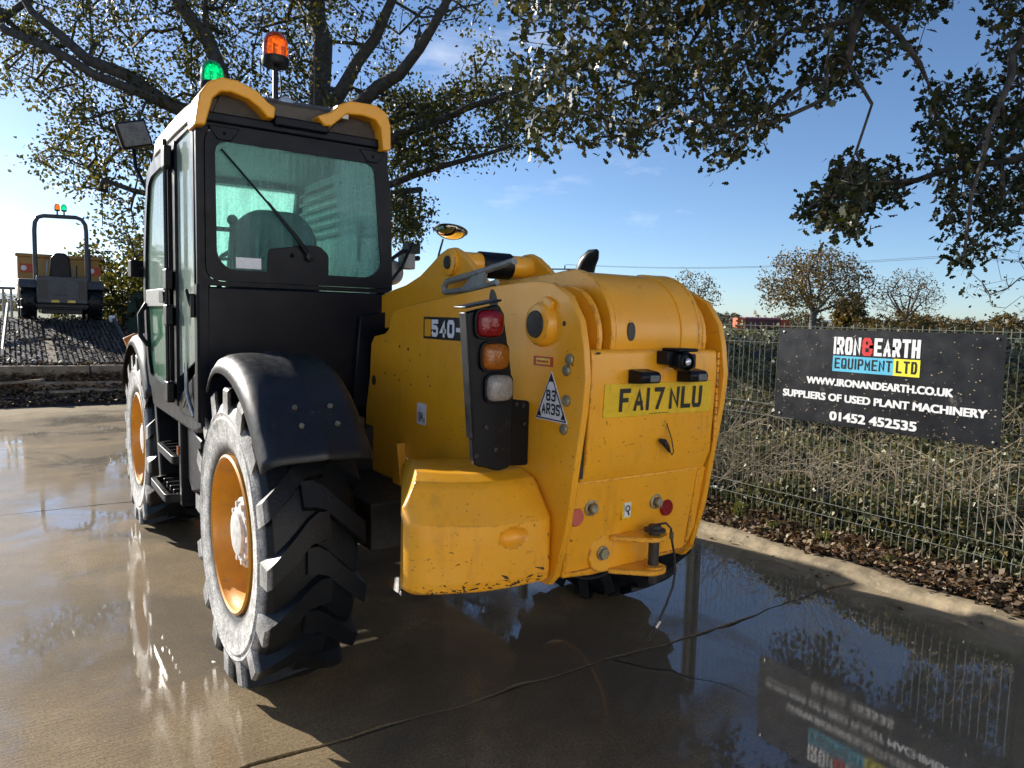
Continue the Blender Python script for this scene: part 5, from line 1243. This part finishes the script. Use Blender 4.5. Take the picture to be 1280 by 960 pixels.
def grow(seeds, att, step, sag, rt, jit, rg):
    """join every attractor to the nearest point of the growing branch net"""
    N = 60000; pos = np.zeros((N, 3)); par = np.full(N, -1, int); plen = np.zeros(N); rmin = np.zeros(N); cnt = 0
    def addn(p, q, r=0.0):
        nonlocal cnt
        pos[cnt] = p; par[cnt] = q; plen[cnt] = 0 if q < 0 else plen[q] + np.linalg.norm(pos[q] - p); rmin[cnt] = r; cnt += 1; return cnt - 1
    for line, r0, r1 in seeds:
        L = [np.array(p) for p in line]; prev = -1
        if cnt: prev = int(np.argmin(np.linalg.norm(pos[:cnt] - L[0], axis=1)))
        tot = sum(np.linalg.norm(L[i + 1] - L[i]) for i in range(len(L) - 1)); acc = 0
        if prev < 0: prev = addn(L[0], -1, r0)
        for i in range(len(L) - 1):
            d = np.linalg.norm(L[i + 1] - L[i]); k = max(1, int(d / step))
            for j in range(1, k + 1):
                p = L[i] + (L[i + 1] - L[i]) * j / k + rg.normal(0, jit * .5, 3) * (j < k)
                t = (acc + d * j / k) / tot; prev = addn(p, prev, r0 + (r1 - r0) * t)
            acc += d
    d0 = np.min(np.linalg.norm(att[:, None, :] - pos[None, :cnt, :], axis=2), axis=1)
    tips = []
    for ai in np.argsort(d0):
        a = att[ai]; d = np.linalg.norm(pos[:cnt] - a, axis=1) + .12 * plen[:cnt]
        q = int(np.argmin(d)); b0 = pos[q].copy(); dist = np.linalg.norm(a - b0); k = max(1, int(dist / step)); prev = q
        bend = rg.normal(0, jit, 3) * min(1.5, dist)
        for j in range(1, k + 1):
            t = j / k; p = b0 + (a - b0) * t + bend * math.sin(math.pi * t) * .6
            p[2] += sag * dist * math.sin(math.pi * t)
            if j < k: p += rg.normal(0, jit * .35, 3) * min(1, dist)
            prev = addn(p, prev)
        tips.append(prev)
    w = np.zeros(cnt)
    for t in tips: w[t] += 1
    for i in range(cnt - 1, -1, -1):
        if par[i] >= 0: w[par[i]] += w[i]
    rad = np.maximum(rmin[:cnt], rt * np.maximum(w, .6) ** .47)
    return pos[:cnt], par[:cnt], w, rad, tips

def branch_mesh(pos, par, w, rad, sel, n=6):
    """tubes chain by chain"""
    ch = {}
    for i in range(len(pos)):
        if par[i] >= 0: ch.setdefault(int(par[i]), []).append(i)
    mb = MB(); stack = [(0, -1)]
    while stack:
        i, p = stack.pop(); path = []; rr = []
        if p >= 0: path.append(pos[p]); rr.append(min(rad[p], rad[i] * 1.25))
        while True:
            path.append(pos[i]); rr.append(rad[i]); c = ch.get(i, [])
            if not c: break
            c = sorted(c, key=lambda k: -w[k])
            for k in c[1:]: stack.append((k, i))
            i = c[0]
        if len(path) > 1:
            big = max(rr)
            nn = 10 if big > .12 else (6 if big > .03 else 4)
            if sel(big): mb.tube([Vector(q) for q in path], [float(x) for x in rr], nn, cap=False)
    return mb

def make_tree(name, label, base, seeds, att, step, sag, rt, jit, rg, leaf_per, spread, leaf_size, leafmat, barkmat='bark', lobed=False, keep=None, group=None, cat='tree'):
    root = empty(name, base, None, label, cat, group)
    pos, par, w, rad, tips = grow(seeds, att, step, sag, rt, jit, rg)
    tk = branch_mesh(pos, par, w, rad, lambda r: r > rt * 9); tk.build('trunk', barkmat, root, smooth=60, recalc=False)
    br = branch_mesh(pos, par, w, rad, lambda r: r <= rt * 9)
    if br.v:
        o = br.build('branches', barkmat, root, smooth=60, recalc=False); o['kind'] = 'stuff'
    if leaf_per:
        T = pos[tips]; n = rg.poisson(leaf_per, len(T)); Pn = np.repeat(T, n, axis=0) + rg.normal(0, 1, (n.sum(), 3)) * spread
        thin = np.where(w < 3.5)[0]; extra = np.repeat(pos[thin], 2, axis=0) + rg.normal(0, spread * .6, (len(thin) * 2, 3))
        Pn = np.concatenate([Pn, extra])
        if keep is not None: Pn = Pn[[keep(p) for p in Pn]]
        V, F = leaves_np(Pn, leaf_size, rg, lobed=lobed, down=.35)
        o = mesh_np('crown', V, F, leafmat, root); o['kind'] = 'stuff'
    return root

def sample(polys, dmin, dmax, rg, holes=()):
    out = []
    for poly, n in polys:
        xs_ = [p[0] for p in poly]; ys_ = [p[1] for p in poly]; k = 0
        while k < n:
            x = rg.uniform(min(xs_), max(xs_)); y = rg.uniform(min(ys_), max(ys_))
            if not in_poly(x, y, poly) or any(in_poly(x, y, h) for h in holes): continue
            out.append(sight(x, y, rg.uniform(dmin, dmax))); k += 1
    return np.array([tuple(p) for p in out])

# --- the big oak behind the cab
rgA = np.random.default_rng(3)
D = 18.5
S = lambda *pts: [tuple(sight(*p)) for p in pts]
tb_ = sight(378, 470, D); tbase = (tb_.x, tb_.y, -0.1)
fork = tuple(sight(372, 285, D))
seedsA = [([tbase, ((tbase[0] * .5 + fork[0] * .5) + .05, tbase[1] * .5 + fork[1] * .5, fork[2] * .45), fork], .52, .38),
          (S((372, 285, D), (300, 190, 18), (255, 150, 17.5), (200, 125, 17), (110, 75, 16.5), (40, 15, 16.6), (12, -30, 16.6)), .26, .06),
          (S((330, 232, 18), (285, 120, 17.6), (262, 55, 17.4), (225, 5, 17), (190, -90, 16.5)), .24, .08),
          (S((205, 128, 17), (120, 95, 16.4), (50, 55, 16.4), (8, 38, 16.4)), .12, .05),
          (S((372, 285, D), (398, 170, D), (402, 80, 18.6), (395, 0, 18.8), (400, -150, 19)), .34, .15),
          (S((400, 170, D), (432, 105, 18), (468, 50, 17.6), (490, 0, 17.2), (520, -90, 17)), .20, .06),
          (S((405, 150, D), (452, 128, 17.5), (500, 92, 17), (540, 35, 16.4), (565, -10, 16)), .22, .08),
          (S((380, 240, D), (450, 205, 18), (520, 160, 17.4), (590, 132, 17), (650, 112, 16.6)), .17, .05),
          (S((378, 262, D), (450, 245, 18), (520, 218, 17.6), (580, 200, 17.2), (640, 182, 17)), .13, .04),
          (S((376, 270, D), (455, 252, 18), (500, 240, 17.8), (526, 237, 17.6)), .11, .07),
          (S((372, 285, D), (280, 255, 18), (200, 245, 17.2), (130, 225, 16.8)), .14, .04),
          (S((376, 270, D), (300, 290, 18), (220, 310, 18), (170, 320, 18)), .10, .03)]
polyA = [([(-6, -260), (-6, 60), (-6, 118), (0, 122), (48, 150), (62, 178), (40, 195), (62, 222), (118, 250), (152, 262), (118, 282), (140, 318), (182, 340), (250, 320), (250, -260)], 900),
         ([(250, -260), (250, 300), (420, 300), (440, -260)], 700),
         ([(430, -260), (430, 130), (560, 120), (648, 60), (680, -260)], 210),
         ([(480, 120), (480, 215), (560, 205), (650, 185), (655, 90), (560, 110)], 280),
         ([(485, 225), (485, 300), (505, 300), (528, 285), (535, 262), (520, 245)], 70)]
holesA = [[(0, 105), (40, 110), (70, 165), (40, 190), (0, 190)], [(400, 30), (470, 70), (430, 110), (395, 80)], [(505, 40), (560, 20), (600, 60), (540, 110), (505, 100)], [(565, 140), (620, 135), (615, 170), (570, 175)]]
attA = sample(polyA, 16.4, 21.5, rgA, holesA)
make_tree('oak_tree', 'large spreading oak with thinning green-gold leaves behind the cab', tbase, seedsA, attA, .55, -.02, .0100, .10, rgA, 27, .20, .112, 'leaf_oak')

# --- the nearer oak whose boughs hang in from the right
rgB = np.random.default_rng(5)
bB = (7.2, -1.9, 0.6)
seedsB = [([bB, (6.9, -1.4, 2.4), (6.8, -1.2, 6.2)], .34, .24),
          ([(6.8, -1.2, 6.2)] + S((1180, -130, 8.8), (1040, -60, 9.4), (900, 5, 9.8), (800, 40, 10.2), (720, 85, 10.5), (655, 130, 11)), .15, .025),
          ([(6.8, -1.2, 6.2)] + S((1150, -150, 7.5), (1080, -40, 8), (1120, 40, 8), (1150, 80, 7.8)), .10, .03),
          ([(6.8, -1.2, 6.2)] + S((1330, -160, 8), (1290, 0, 7.4), (1250, 130, 7.0), (1215, 240, 6.8), (1205, 320, 6.8)), .09, .012),
          (S((1085, -30, 8), (1060, 80, 7.8), (1090, 130, 7.6), (1070, 190, 7.5), (1050, 225, 7.4)), .03, .006),
          (S((900, 5, 9.8), (860, 60, 9.4), (880, 130, 9.2), (895, 190, 9.1)), .035, .006)]
polyB = [([(640, -220), (640, 150), (650, 185), (690, 195), (740, 185), (820, 172), (870, 195), (905, 215), (930, 185), (962, 178), (985, 125), (1010, 120), (1050, 130), (1110, 70), (1150, 100), (1160, 20), (1200, 20), (1200, -220)], 1350),
         ([(1008, 245), (1008, 272), (1040, 292), (1068, 290), (1078, 255), (1125, 248), (1122, 205), (1085, 215), (1060, 200), (1030, 235)], 120),
         ([(1150, 110), (1150, 185), (1180, 235), (1182, 285), (1195, 325), (1228, 338), (1245, 300), (1290, 290), (1420, 200), (1420, -220), (1240, -220), (1240, 95)], 640)]
holesB = [[(1150, 25), (1240, 20), (1240, 90), (1180, 110), (1150, 105)], [(950, 95), (1000, 60), (1010, 110), (975, 125)], [(660, 20), (700, 0), (690, 60), (660, 70)]]
attB = sample(polyB, 7.0, 10.8, rgB, holesB)
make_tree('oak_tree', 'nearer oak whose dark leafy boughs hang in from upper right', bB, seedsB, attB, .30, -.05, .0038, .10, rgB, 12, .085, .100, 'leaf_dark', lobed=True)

# --- twiggy bare shrub at the right edge behind the fence
rgC = np.random.default_rng(9)
bC = tuple(sight(1330, 420, 7.2)); bC = (bC[0], bC[1], 1.0)
attC = sample([([(1185, 320), (1200, 345), (1215, 400), (1300, 405), (1380, 380), (1380, 240), (1250, 290)], 150)], 6.6, 7.9, rgC)
make_tree('bare_shrub', 'leafless twiggy shrub at the right edge above the sign', bC, [([bC, tuple(sight(1320, 380, 7.2)), tuple(sight(1300, 340, 7.2))], .02, .012), (S((1318, 380, 7.2), (1260, 360, 7.2), (1215, 342, 7.1)), .008, .003)], attC, .12, .02, .0012, .12, rgC, .5, .05, .04, 'leaf_dark', 'bark', cat='shrub')

# --- trees far off across the field
def far_tree(name, label, base, h, wdt, trunk_h, n, leaf_per, leaf_size, mat, seed, bark='barkgrey', squash=1.0, group='far trees over the field'):
    rg = np.random.default_rng(seed); b0 = np.array(base, float)
    a = []
    while len(a) < n:
        u = rg.uniform(-1, 1, 3)
        rr = np.linalg.norm(u)
        if rr > 1 or rr < .35: continue
        if u[2] < -.62 + .25 * rg.random(): continue
        p = b0 + np.array([u[0] * wdt / 2, u[1] * wdt / 2, trunk_h + (h - trunk_h) * (.40 + .60 * u[2] * squash)]); a.append(p)
    a = np.array(a)
    fk = b0 + np.array([0, 0, trunk_h]); seeds = [([tuple(b0), tuple(fk)], h * .042, h * .034)]
    for k in range(7):
        an = 2 * math.pi * k / 7 + rg.uniform(-.3, .3); e = rg.uniform(.3, 1.2)
        t_ = fk + np.array([math.cos(an) * math.cos(e) * wdt * .34, math.sin(an) * math.cos(e) * wdt * .34, math.sin(e) * (h - trunk_h) * .6 + .3])
        seeds.append(([tuple(fk), tuple((fk + t_) / 2 + np.array([0, 0, -.2])), tuple(t_)], h * .018, h * .006))
    return make_tree(name, label, tuple(base), seeds, a, h * .06, .0, h * .0016, .08, rg, leaf_per, h * .035, leaf_size, mat, bark, group=group)
far_tree('field_oak', 'rounded russet oak standing alone beyond the sign', (79.1, 50.9, -.1), 11.3, 13.2, 3.3, 620, 8, .34, 'leaf_autumn', 21)
far_tree('field_tree', 'smaller almost bare tree right of the russet oak', (88.4, 44.6, -.1), 9.0, 8.6, 3.0, 420, 1.6, .24, 'leaf_autumn', 22)
far_tree('field_tree', 'pale half-bare tree peeping over the yellow tail', (51.5, 45.5, -.1), 6.8, 5.6, 2.0, 330, 4.0, .20, 'leaf_far', 23)
far_tree('field_oak', 'brown tree at the far left edge behind the dumper', (-6.2, 46, -.1), 5.6, 7.6, 1.0, 420, 16, .24, 'leaf_far', 24)
k_ = 0
FARLAB = ['low brown field tree left of the red trailer', 'grey-brown far tree right of the russet oak', 'golden bushy tree between the two field trees', 'broad far bush under the bare tree', 'round green far bush right of the bare tree', 'small far tree toward the right edge', 'far tree behind the red trailer, just past its right end', 'tiny far tree at the right edge beside the sign']
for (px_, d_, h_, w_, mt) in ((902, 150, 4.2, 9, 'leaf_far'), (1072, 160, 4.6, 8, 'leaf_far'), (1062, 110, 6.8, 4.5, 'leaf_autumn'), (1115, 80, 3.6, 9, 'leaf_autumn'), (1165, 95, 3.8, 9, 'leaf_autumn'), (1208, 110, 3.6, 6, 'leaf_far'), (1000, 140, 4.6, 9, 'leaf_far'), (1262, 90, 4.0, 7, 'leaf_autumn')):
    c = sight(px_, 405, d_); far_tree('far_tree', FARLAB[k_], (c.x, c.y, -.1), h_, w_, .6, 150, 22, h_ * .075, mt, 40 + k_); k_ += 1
# distant treeline
rgT = np.random.default_rng(77); Pt = []
for k in range(170):
    an = R(rgT.uniform(-30, 100)); d_ = rgT.uniform(230, 420); c = np.array([math.sin(an) * d_, math.cos(an) * d_, 0]); h_ = rgT.uniform(3, 6.5) * d_ / 260; w_ = rgT.uniform(8, 20)
    q = rgT.normal(0, 1, (150, 3)) * np.array([w_ * .4, w_ * .4, h_ * .3]) + c; q[:, 2] = np.abs(q[:, 2]); Pt.append(q)
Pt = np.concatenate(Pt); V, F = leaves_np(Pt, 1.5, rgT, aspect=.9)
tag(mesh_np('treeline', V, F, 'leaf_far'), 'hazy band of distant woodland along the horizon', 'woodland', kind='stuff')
# lower bushes left, beyond the green mesh barrier
for (px_, py_, d_, h_, w_, lb, mt, sd) in ((158, 400, 23, 3.6, 4.2, 'leafy green-gold bush behind the green mesh barrier', 'leaf_oak', 61), (215, 400, 21, 3.2, 4.5, 'dark bush hidden behind the cab door', 'leaf_oak', 62)):
    c = sight(px_, py_, d_); far_tree('roadside_bush', lb, (c.x, c.y, .2), h_, w_, .3, 300, 22, .13, mt, sd, 'bark', group='bushes by the ramp')

# ================================================================== FAR THINGS
tr = sight(952, 408, 118); ang = math.atan2(71.26 - 76.01, 102.86 - 95.85)
TRL = empty('tipper_trailer', (tr.x, tr.y, -.1), None, 'red and maroon tipper trailer parked far across the field', 'trailer'); TRL.rotation_euler = (0, 0, ang)
def tpart(name, mat, x0, x1, y0, y1, z0, z1, bev=.03):
    b = MB(); b.box(x0, x1, y0, y1, z0, z1); o = b.build(name, mat, None, bevel=bev); o.parent = TRL; return o
tpart('body', 'trailertarp', -2.9, 2.6, -1.2, 1.2, 1.2, 2.55); tpart('cab_end', 'trailerred', 2.65, 4.0, -1.2, 1.2, .9, 2.65); tpart('tailboard', 'trailerred', -4.3, -2.95, -1.2, 1.2, 1.0, 2.75); tpart('chassis', 'greasy', -4.2, 3.9, -.9, .9, .75, 1.15)
b = MB(); b.prism([(-1.2, 2.56), (1.2, 2.56), (.7, 2.9), (-.7, 2.9)], 'x', -2.9, 2.6); o = b.build('tarpaulin', 'trailertarp', None); o.parent = TRL
for x in (-3.4, -2.2, 2.2, 3.2):
    b = MB(); b.lathe([(.3, -1.15), (.5, -1.15), (.5, -.85), (.3, -.85)], (x, 0, .5), 'y', 18); o = b.build('wheel', 'ink', None); o.parent = TRL
# power line
pp_ = sight(706, 335, 140)
PO = empty('utility_pole', (pp_.x, pp_.y, 0), None, 'thin wooden power pole far off above the yellow tail', 'pole')
rot = Matrix.Rotation(math.atan2(-.83, .55), 3, 'Z')
b = MB(); b.tube([(pp_.x - 2.3, pp_.y + 2.8, -.1), (pp_.x - 2.3, pp_.y + 2.8, 11.4)], .17, 8); b.tube([(pp_.x + 2.2, pp_.y - 2.6, -.1), (pp_.x + 2.2, pp_.y - 2.6, 11.4)], .17, 8); b.build('post', 'bark', PO)
b = MB(); b.tube([(pp_.x - 2.4, pp_.y + 2.9, 11.2), (pp_.x + 2.3, pp_.y - 2.7, 11.2)], .14, 6); b.build('crossarm', 'bark', PO)
for q in (-1, 0, 1):
    b = MB(); b.cyl((pp_.x + q * 2.0, pp_.y - q * 2.4, 11.3), 'z', .13, .6, 8); b.build('insulator', 'ink', PO)
for q, dz in ((0, 0), (1, .35)):
    p0 = pp_ + Vector((0, 0, .6 + dz * .3)); p1 = sight(1180, 322, 95) + Vector((1.5 * q, 1.5 * q, dz)); p2 = p1 + (p1 - p0) * .5
    pts = [p0.lerp(p1, t / 12) - Vector((0, 0, 1.0 * math.sin(math.pi * t / 12))) for t in range(13)] + [p1.lerp(p2, t / 8) - Vector((0, 0, .8 * math.sin(math.pi * t / 8))) for t in range(1, 9)]
    b = MB(); b.tube(pts, .022, 4, cap=False); o = b.build('power_line', 'darkgrey', None, origin=tuple(p0))
    tag(o, ['lower thin power cable crossing the sky behind the field oak', 'upper thin power cable crossing the sky behind the field oak'][q], 'cable', 'power cables over the field')

# ================================================================== RAMP AND SITE DUMPER
RMP = empty('loading_ramp', (-1.1, 12.0, 0), None, 'ridged black loading ramp strewn with leaves behind the yard', 'ramp')
def rz(y): return .56 + (y - 11.95) * (1.26 - .56) / (15.8 - 11.95)
RX0, RX1 = -2.75, -.02
b = MB(); b.prism([(11.95, .40), (15.8, .9), (20.5, .9), (20.5, 1.26), (15.8, 1.26), (11.95, .56)], 'x', RX0, RX1); b.build('ramp_deck', 'rampdeck', RMP)
for k in range(34):
    x = RX0 + .09 + k * .0795
    if abs(x + 1.28) < .075: continue
    b = MB(); b.prism([(12.02, rz(12.02)), (15.8, 1.26), (15.8, 1.30), (12.02, rz(12.02) + .035)], 'x', x - .022, x + .022); b.build('grip_bar', 'rampdeck', RMP)
for y0, y1 in ((12.0, 12.9), (12.95, 13.7)):
    b = MB(); b.prism([(y0, rz(y0) + .004), (y1, rz(y1) + .004), (y1, rz(y1) + .045), (y0, rz(y0) + .045)], 'x', -1.345, -1.215); b.build('centre_plank', 'timber', RMP)
b = MB(); b.prism([(13.9, rz(13.9) + .03), (14.3, rz(14.3) + .03), (14.3, rz(14.3) + .06), (13.9, rz(13.9) + .06)], 'x', -1.32, -1.18); b.build('centre_plank', 'timber', RMP)
for (x0, x1, z0, z1, dy) in ((RX0 - .05, -.75, .34, .565, 0), (-.73, RX1 + .10, .33, .56, .02), (RX0 - .1, -1.7, .16, .32, -.2), (-1.68, RX1 + .2, .14, .30, -.24)):
    b = MB(); b.obox(((x0 + x1) / 2, 11.83 + dy, (z0 + z1) / 2), (x1 - x0, .2, z1 - z0), Matrix.Rotation(rnd.uniform(-.012, .012), 3, 'Y')); b.build('timber_sleeper', 'timber', RMP, bevel=.014)
n = 3200
x = RNG.uniform(RX0, RX1 + .2, n); y = RNG.uniform(11.45, 11.95, n); z = .18 + (y - 11.45) * .75 + RNG.uniform(.0, .05, n)
V, F = leaves_np(np.stack([x, y, z], -1), .07, RNG, flat=.5, aspect=.7)
tag(mesh_np('fallen_leaves', V, F, 'leaf_litter'), 'dead leaves caught on the timber sleepers of the ramp foot', 'leaves', kind='stuff')
for k, (x, y, z, a, L) in enumerate(((-1.78, 11.35, .33, -.55, .75), (-1.2, 11.2, .16, -.1, .8), (-.55, 11.25, .17, .06, .9), (-2.2, 11.2, .12, .2, .6))):
    b = MB(); b.obox((x, y, z), (L, .11, .045), Matrix.Rotation(a, 3, 'Z') @ Matrix.Rotation(.08 * k - .1, 3, 'Y'))
    o = b.build('loose_plank', 'timber', None, bevel=.006, origin=(x, y, z)); tag(o, ['short pale plank propped at an angle on the ramp foot, left', 'broken plank lying in the middle of the ramp foot', 'plank lying at the right end of the ramp foot by the wheel', 'half-buried plank at the far left of the ramp foot'][k], 'plank', 'loose planks at the foot of the ramp')
b = MB(); b.box(-.02, .10, 12.0, 15.9, .75, .80); b.prism([(12.0, .50), (15.8, 1.18), (15.8, 1.42), (12.0, .70)], 'x', .0, .05); b.build('side_kerb', 'rampdeck', RMP, bevel=.004)
b = MB(); b.box(-.06, .06, 15.5, 15.62, 1.27, 1.42); b.build('end_block', 'sticker', RMP, bevel=.006)
# galvanised side rail on the left of the ramp
HR = empty('ramp_handrail', (-2.15, 13, 0), None, 'galvanised rail at the far left edge beside the ramp', 'handrail')
b = MB(); b.tube([(-2.02, 13.0, .75), (-1.92, 15.6, 1.62)], .03, 8); b.build('lower_rail', 'steel', HR)
b = MB(); b.tube([(-2.15, 15.9, 1.95), (-1.78, 15.9, 1.95)], .028, 8); b.build('top_rail', 'steel', HR)
for x in (-2.0, -1.86):
    b = MB(); b.tube([(x, 15.9, 1.2), (x, 15.9, 1.95)], .024, 8); b.build('rail_post', 'steel', HR)
# litter over the ramp and its foot
n = 2600
x = RNG.uniform(RX0, RX1 + .3, n); y = RNG.uniform(11.95, 17, n); z = np.where(y < 15.8, .56 + (y - 11.95) * .1818, 1.26) + RNG.uniform(.02, .06, n)
V, F = leaves_np(np.stack([x, y, z], -1), .070, RNG, flat=.6, aspect=.7)
tag(mesh_np('fallen_leaves', V, F, 'leaf_ramp'), 'dead leaves strewn over the black loading ramp', 'leaves', kind='stuff')
n = 9000
x = RNG.uniform(-6, 2.4, n); y = 10.5 + RNG.uniform(0, 1, n) ** .8 * 1.5; z = np.clip(.13 * (y - 10.45), 0, .3) + RNG.uniform(.005, .07, n)
V, F = leaves_np(np.stack([x, y, z], -1), .075, RNG, flat=.55, aspect=.7)
tag(mesh_np('fallen_leaves', V, F, 'leaf_litter'), 'drift of dead leaves along the far edge of the yard', 'leaves', kind='stuff')

# --- dumper
DM = empty('site_dumper', (-.9, 17.0, 1.26), None, 'grey site dumper with roll bar and yellow skip on the ramp', 'dumper')
DZ = 1.265
def dwheel(x, y, proto=None):
    w = empty('wheel', (x, y, DZ + .44), DM)
    if proto is None:
        tm = tyre_mb(.44, .15, 14); tm.v = [(a + x, b_ + y, c + DZ + .44) for a, b_, c in tm.v]; tm.build('tyre', 'rubber', w, smooth=32, origin=(x, y, DZ + .44))
        rm_ = MB(); rm_.lathe([(.235, -.12), (.235, -.13), (.21, -.10), (.0005, -.05)], (x, y, DZ + .44), 'x', 24); rm_.lathe([(.235, .12), (.235, .13), (.21, .10), (.0005, .05)], (x, y, DZ + .44), 'x', 24); rm_.build('rim', 'skipyellow', w, origin=(x, y, DZ + .44))
    else:
        for c_ in proto.children:
            c2 = c_.copy(); COL.objects.link(c2); c2.parent = w
    return w
dw = dwheel(-1.545, 16.45); dwheel(-.275, 16.45, dw); dwheel(-1.58, 18.6, dw); dwheel(-.24, 18.6, dw)
b = MB(); b.prism(quad_round([(-1.40, 1.66), (-.43, 1.66), (-.43, 2.25), (-1.40, 2.25)], .02, 2), 'y', 16.0, 17.0); EC = b.build('engine_cover', 'darkgrey', DM, bevel=.02)
for x0 in (-1.37, -.62):
    for k in range(5):
        b = MB(); b.box(x0 + .02 + k * .035, x0 + .036 + k * .035, 15.990, 16.0, 1.76, 2.16); b.build('vent_slot', 'ink', EC)
b = MB(); dashes_mb(b, (-1.08, 15.997, 1.82), (1, 0, 0), (0, 0, 1), .26, .045, 7, .004); b.build('raised_lettering', 'ink', EC, smooth=0)
for x in (-1.13, -.82):
    b = MB(); b.box(x, x + .15, 15.988, 15.999, 1.675, 1.73); b.build('warning_sticker', 'plate', EC)
b = MB(); b.box(-1.40, -.43, 16.05, 17.6, 1.52, 1.66); b.box(-1.30, -.53, 16.1, 18.9, 1.42, 1.56); b.box(-1.42, -.41, 16.02, 16.1, 1.56, 1.64); b.build('frame', 'greasy', DM, bevel=.02)
b = MB(); b.tube([(-1.55, 16.45, DZ + .44), (-.27, 16.45, DZ + .44)], .09, 10); b.build('axle', 'greasy', DM)
for x0, x1 in ((-1.72, -1.40), (-.43, -.11)):
    b = MB(); b.prism([(15.98, 2.0), (16.1, 2.17), (16.85, 2.20), (16.9, 2.12), (16.12, 2.10), (16.02, 1.98)], 'x', x0, x1); b.build('mudguard', 'darkgrey', DM, bevel=.01)
hp = [(-1.40, 16.25, 1.66), (-1.40, 16.25, 3.25), (-1.385, 16.25, 3.42), (-1.33, 16.25, 3.53), (-1.22, 16.25, 3.57), (-.60, 16.25, 3.59), (-.49, 16.25, 3.55), (-.425, 16.25, 3.44), (-.41, 16.25, 3.28), (-.41, 16.25, 1.66)]
b = MB(); b.tube(hp, .045, 12); b.build('roll_bar', 'darkgrey', DM, smooth=50)
b = MB(); b.prism(quad_round([(-1.13, 2.25), (-.70, 2.25), (-.72, 2.68), (-.80, 2.80), (-1.0, 2.80), (-1.10, 2.68)], .06, 5), 'y', 16.55, 16.68); DS = b.build('seat', 'black', DM, bevel=.03, seg=3)
b = MB(); b.box(-1.12, -.70, 16.6, 17.05, 2.22, 2.34); b.build('seat_cushion', 'black', DS, bevel=.03)
b = MB(); b.tube([(-1.17, 16.6, 2.25), (-1.17, 16.56, 2.5), (-1.15, 16.6, 2.62)], .02, 6); b.tube([(-.66, 16.6, 2.25), (-.66, 16.56, 2.5)], .02, 6); b.build('seat_rail', 'steel', DS)
b = MB(); b.tube([(-.58, 16.9, 2.2), (-.57, 16.9, 2.55)], .015, 6); b.build('lever', 'ink', DM)
b = MB(); b.prism([(17.35, 1.75), (17.45, 2.78), (17.50, 2.80), (19.6, 2.70), (19.6, 2.2), (18.6, 1.75)], 'x', -1.72, -.06); b.box(-1.76, -.02, 17.40, 17.47, 2.72, 2.80); SK = b.build('skip', 'skipyellow', DM, bevel=.02)
for x in (-1.67, -.30):
    b = MB(); b.prism([(x, 2.36), (x + .26, 2.36), (x + .26, 2.56), (x, 2.56)], 'y', 17.38, 17.395); b.build('red_sticker', 'redlabel', SK); b = MB(); b.lathe([(.06, 0), (.0005, -.002)], (x + .07, 17.378, 2.46), 'y', 16); b.build('sticker_disc', 'sticker', SK)
for x, mt in ((-.96, 'beacon_orange'), (-.83, 'beacon_green')):
    b = MB(); b.cyl((x, 16.25, 3.62), 'z', .016, .09, 8); b.lathe([(.0005, 3.70), (.05, 3.70), (.055, 3.73), (.0005, 3.735)], (x, 16.25, 0), 'z', 14); o = b.build('beacon', 'black', DM)
    b = MB(); b.lathe([(.055, 3.735), (.055, 3.80), (.035, 3.85), (.0005, 3.86)], (x, 16.25, 0), 'z', 16); b.build('beacon_lens', mt, o, smooth=50)
b = MB(); b.tube([(-.30, 16.9, 2.2), (-.30, 16.9, 2.95)], .02, 6); b.build('stack_pipe', 'ink', DM)

# green mesh barrier to the right of the ramp
GMB = empty('mesh_barrier', (.5, 19, 0), None, 'green mesh barrier panel between the dumper and the cab', 'barrier')
for z in (2.0, 1.62, 1.0):
    b = MB(); b.tube([(.05, 18.5, z + .03), (1.6, 18.5, z)], .022, 6); b.build('rail', 'post', GMB)
for x in (.05, .55, 1.05, 1.55):
    b = MB(); b.tube([(x, 18.5, .2), (x, 18.5, 2.05)], .022, 6); b.build('barrier_post', 'post', GMB)
b = MB(); b.add([(.55, 18.48, .95), (1.6, 18.46, .92), (1.6, 18.47, 2.0), (.72, 18.48, 2.02)], [(0, 1, 2, 3)]); b.build('mesh_sheet', 'greenmesh', GMB, smooth=0, solid=.01, recalc=False)
#@@END@@
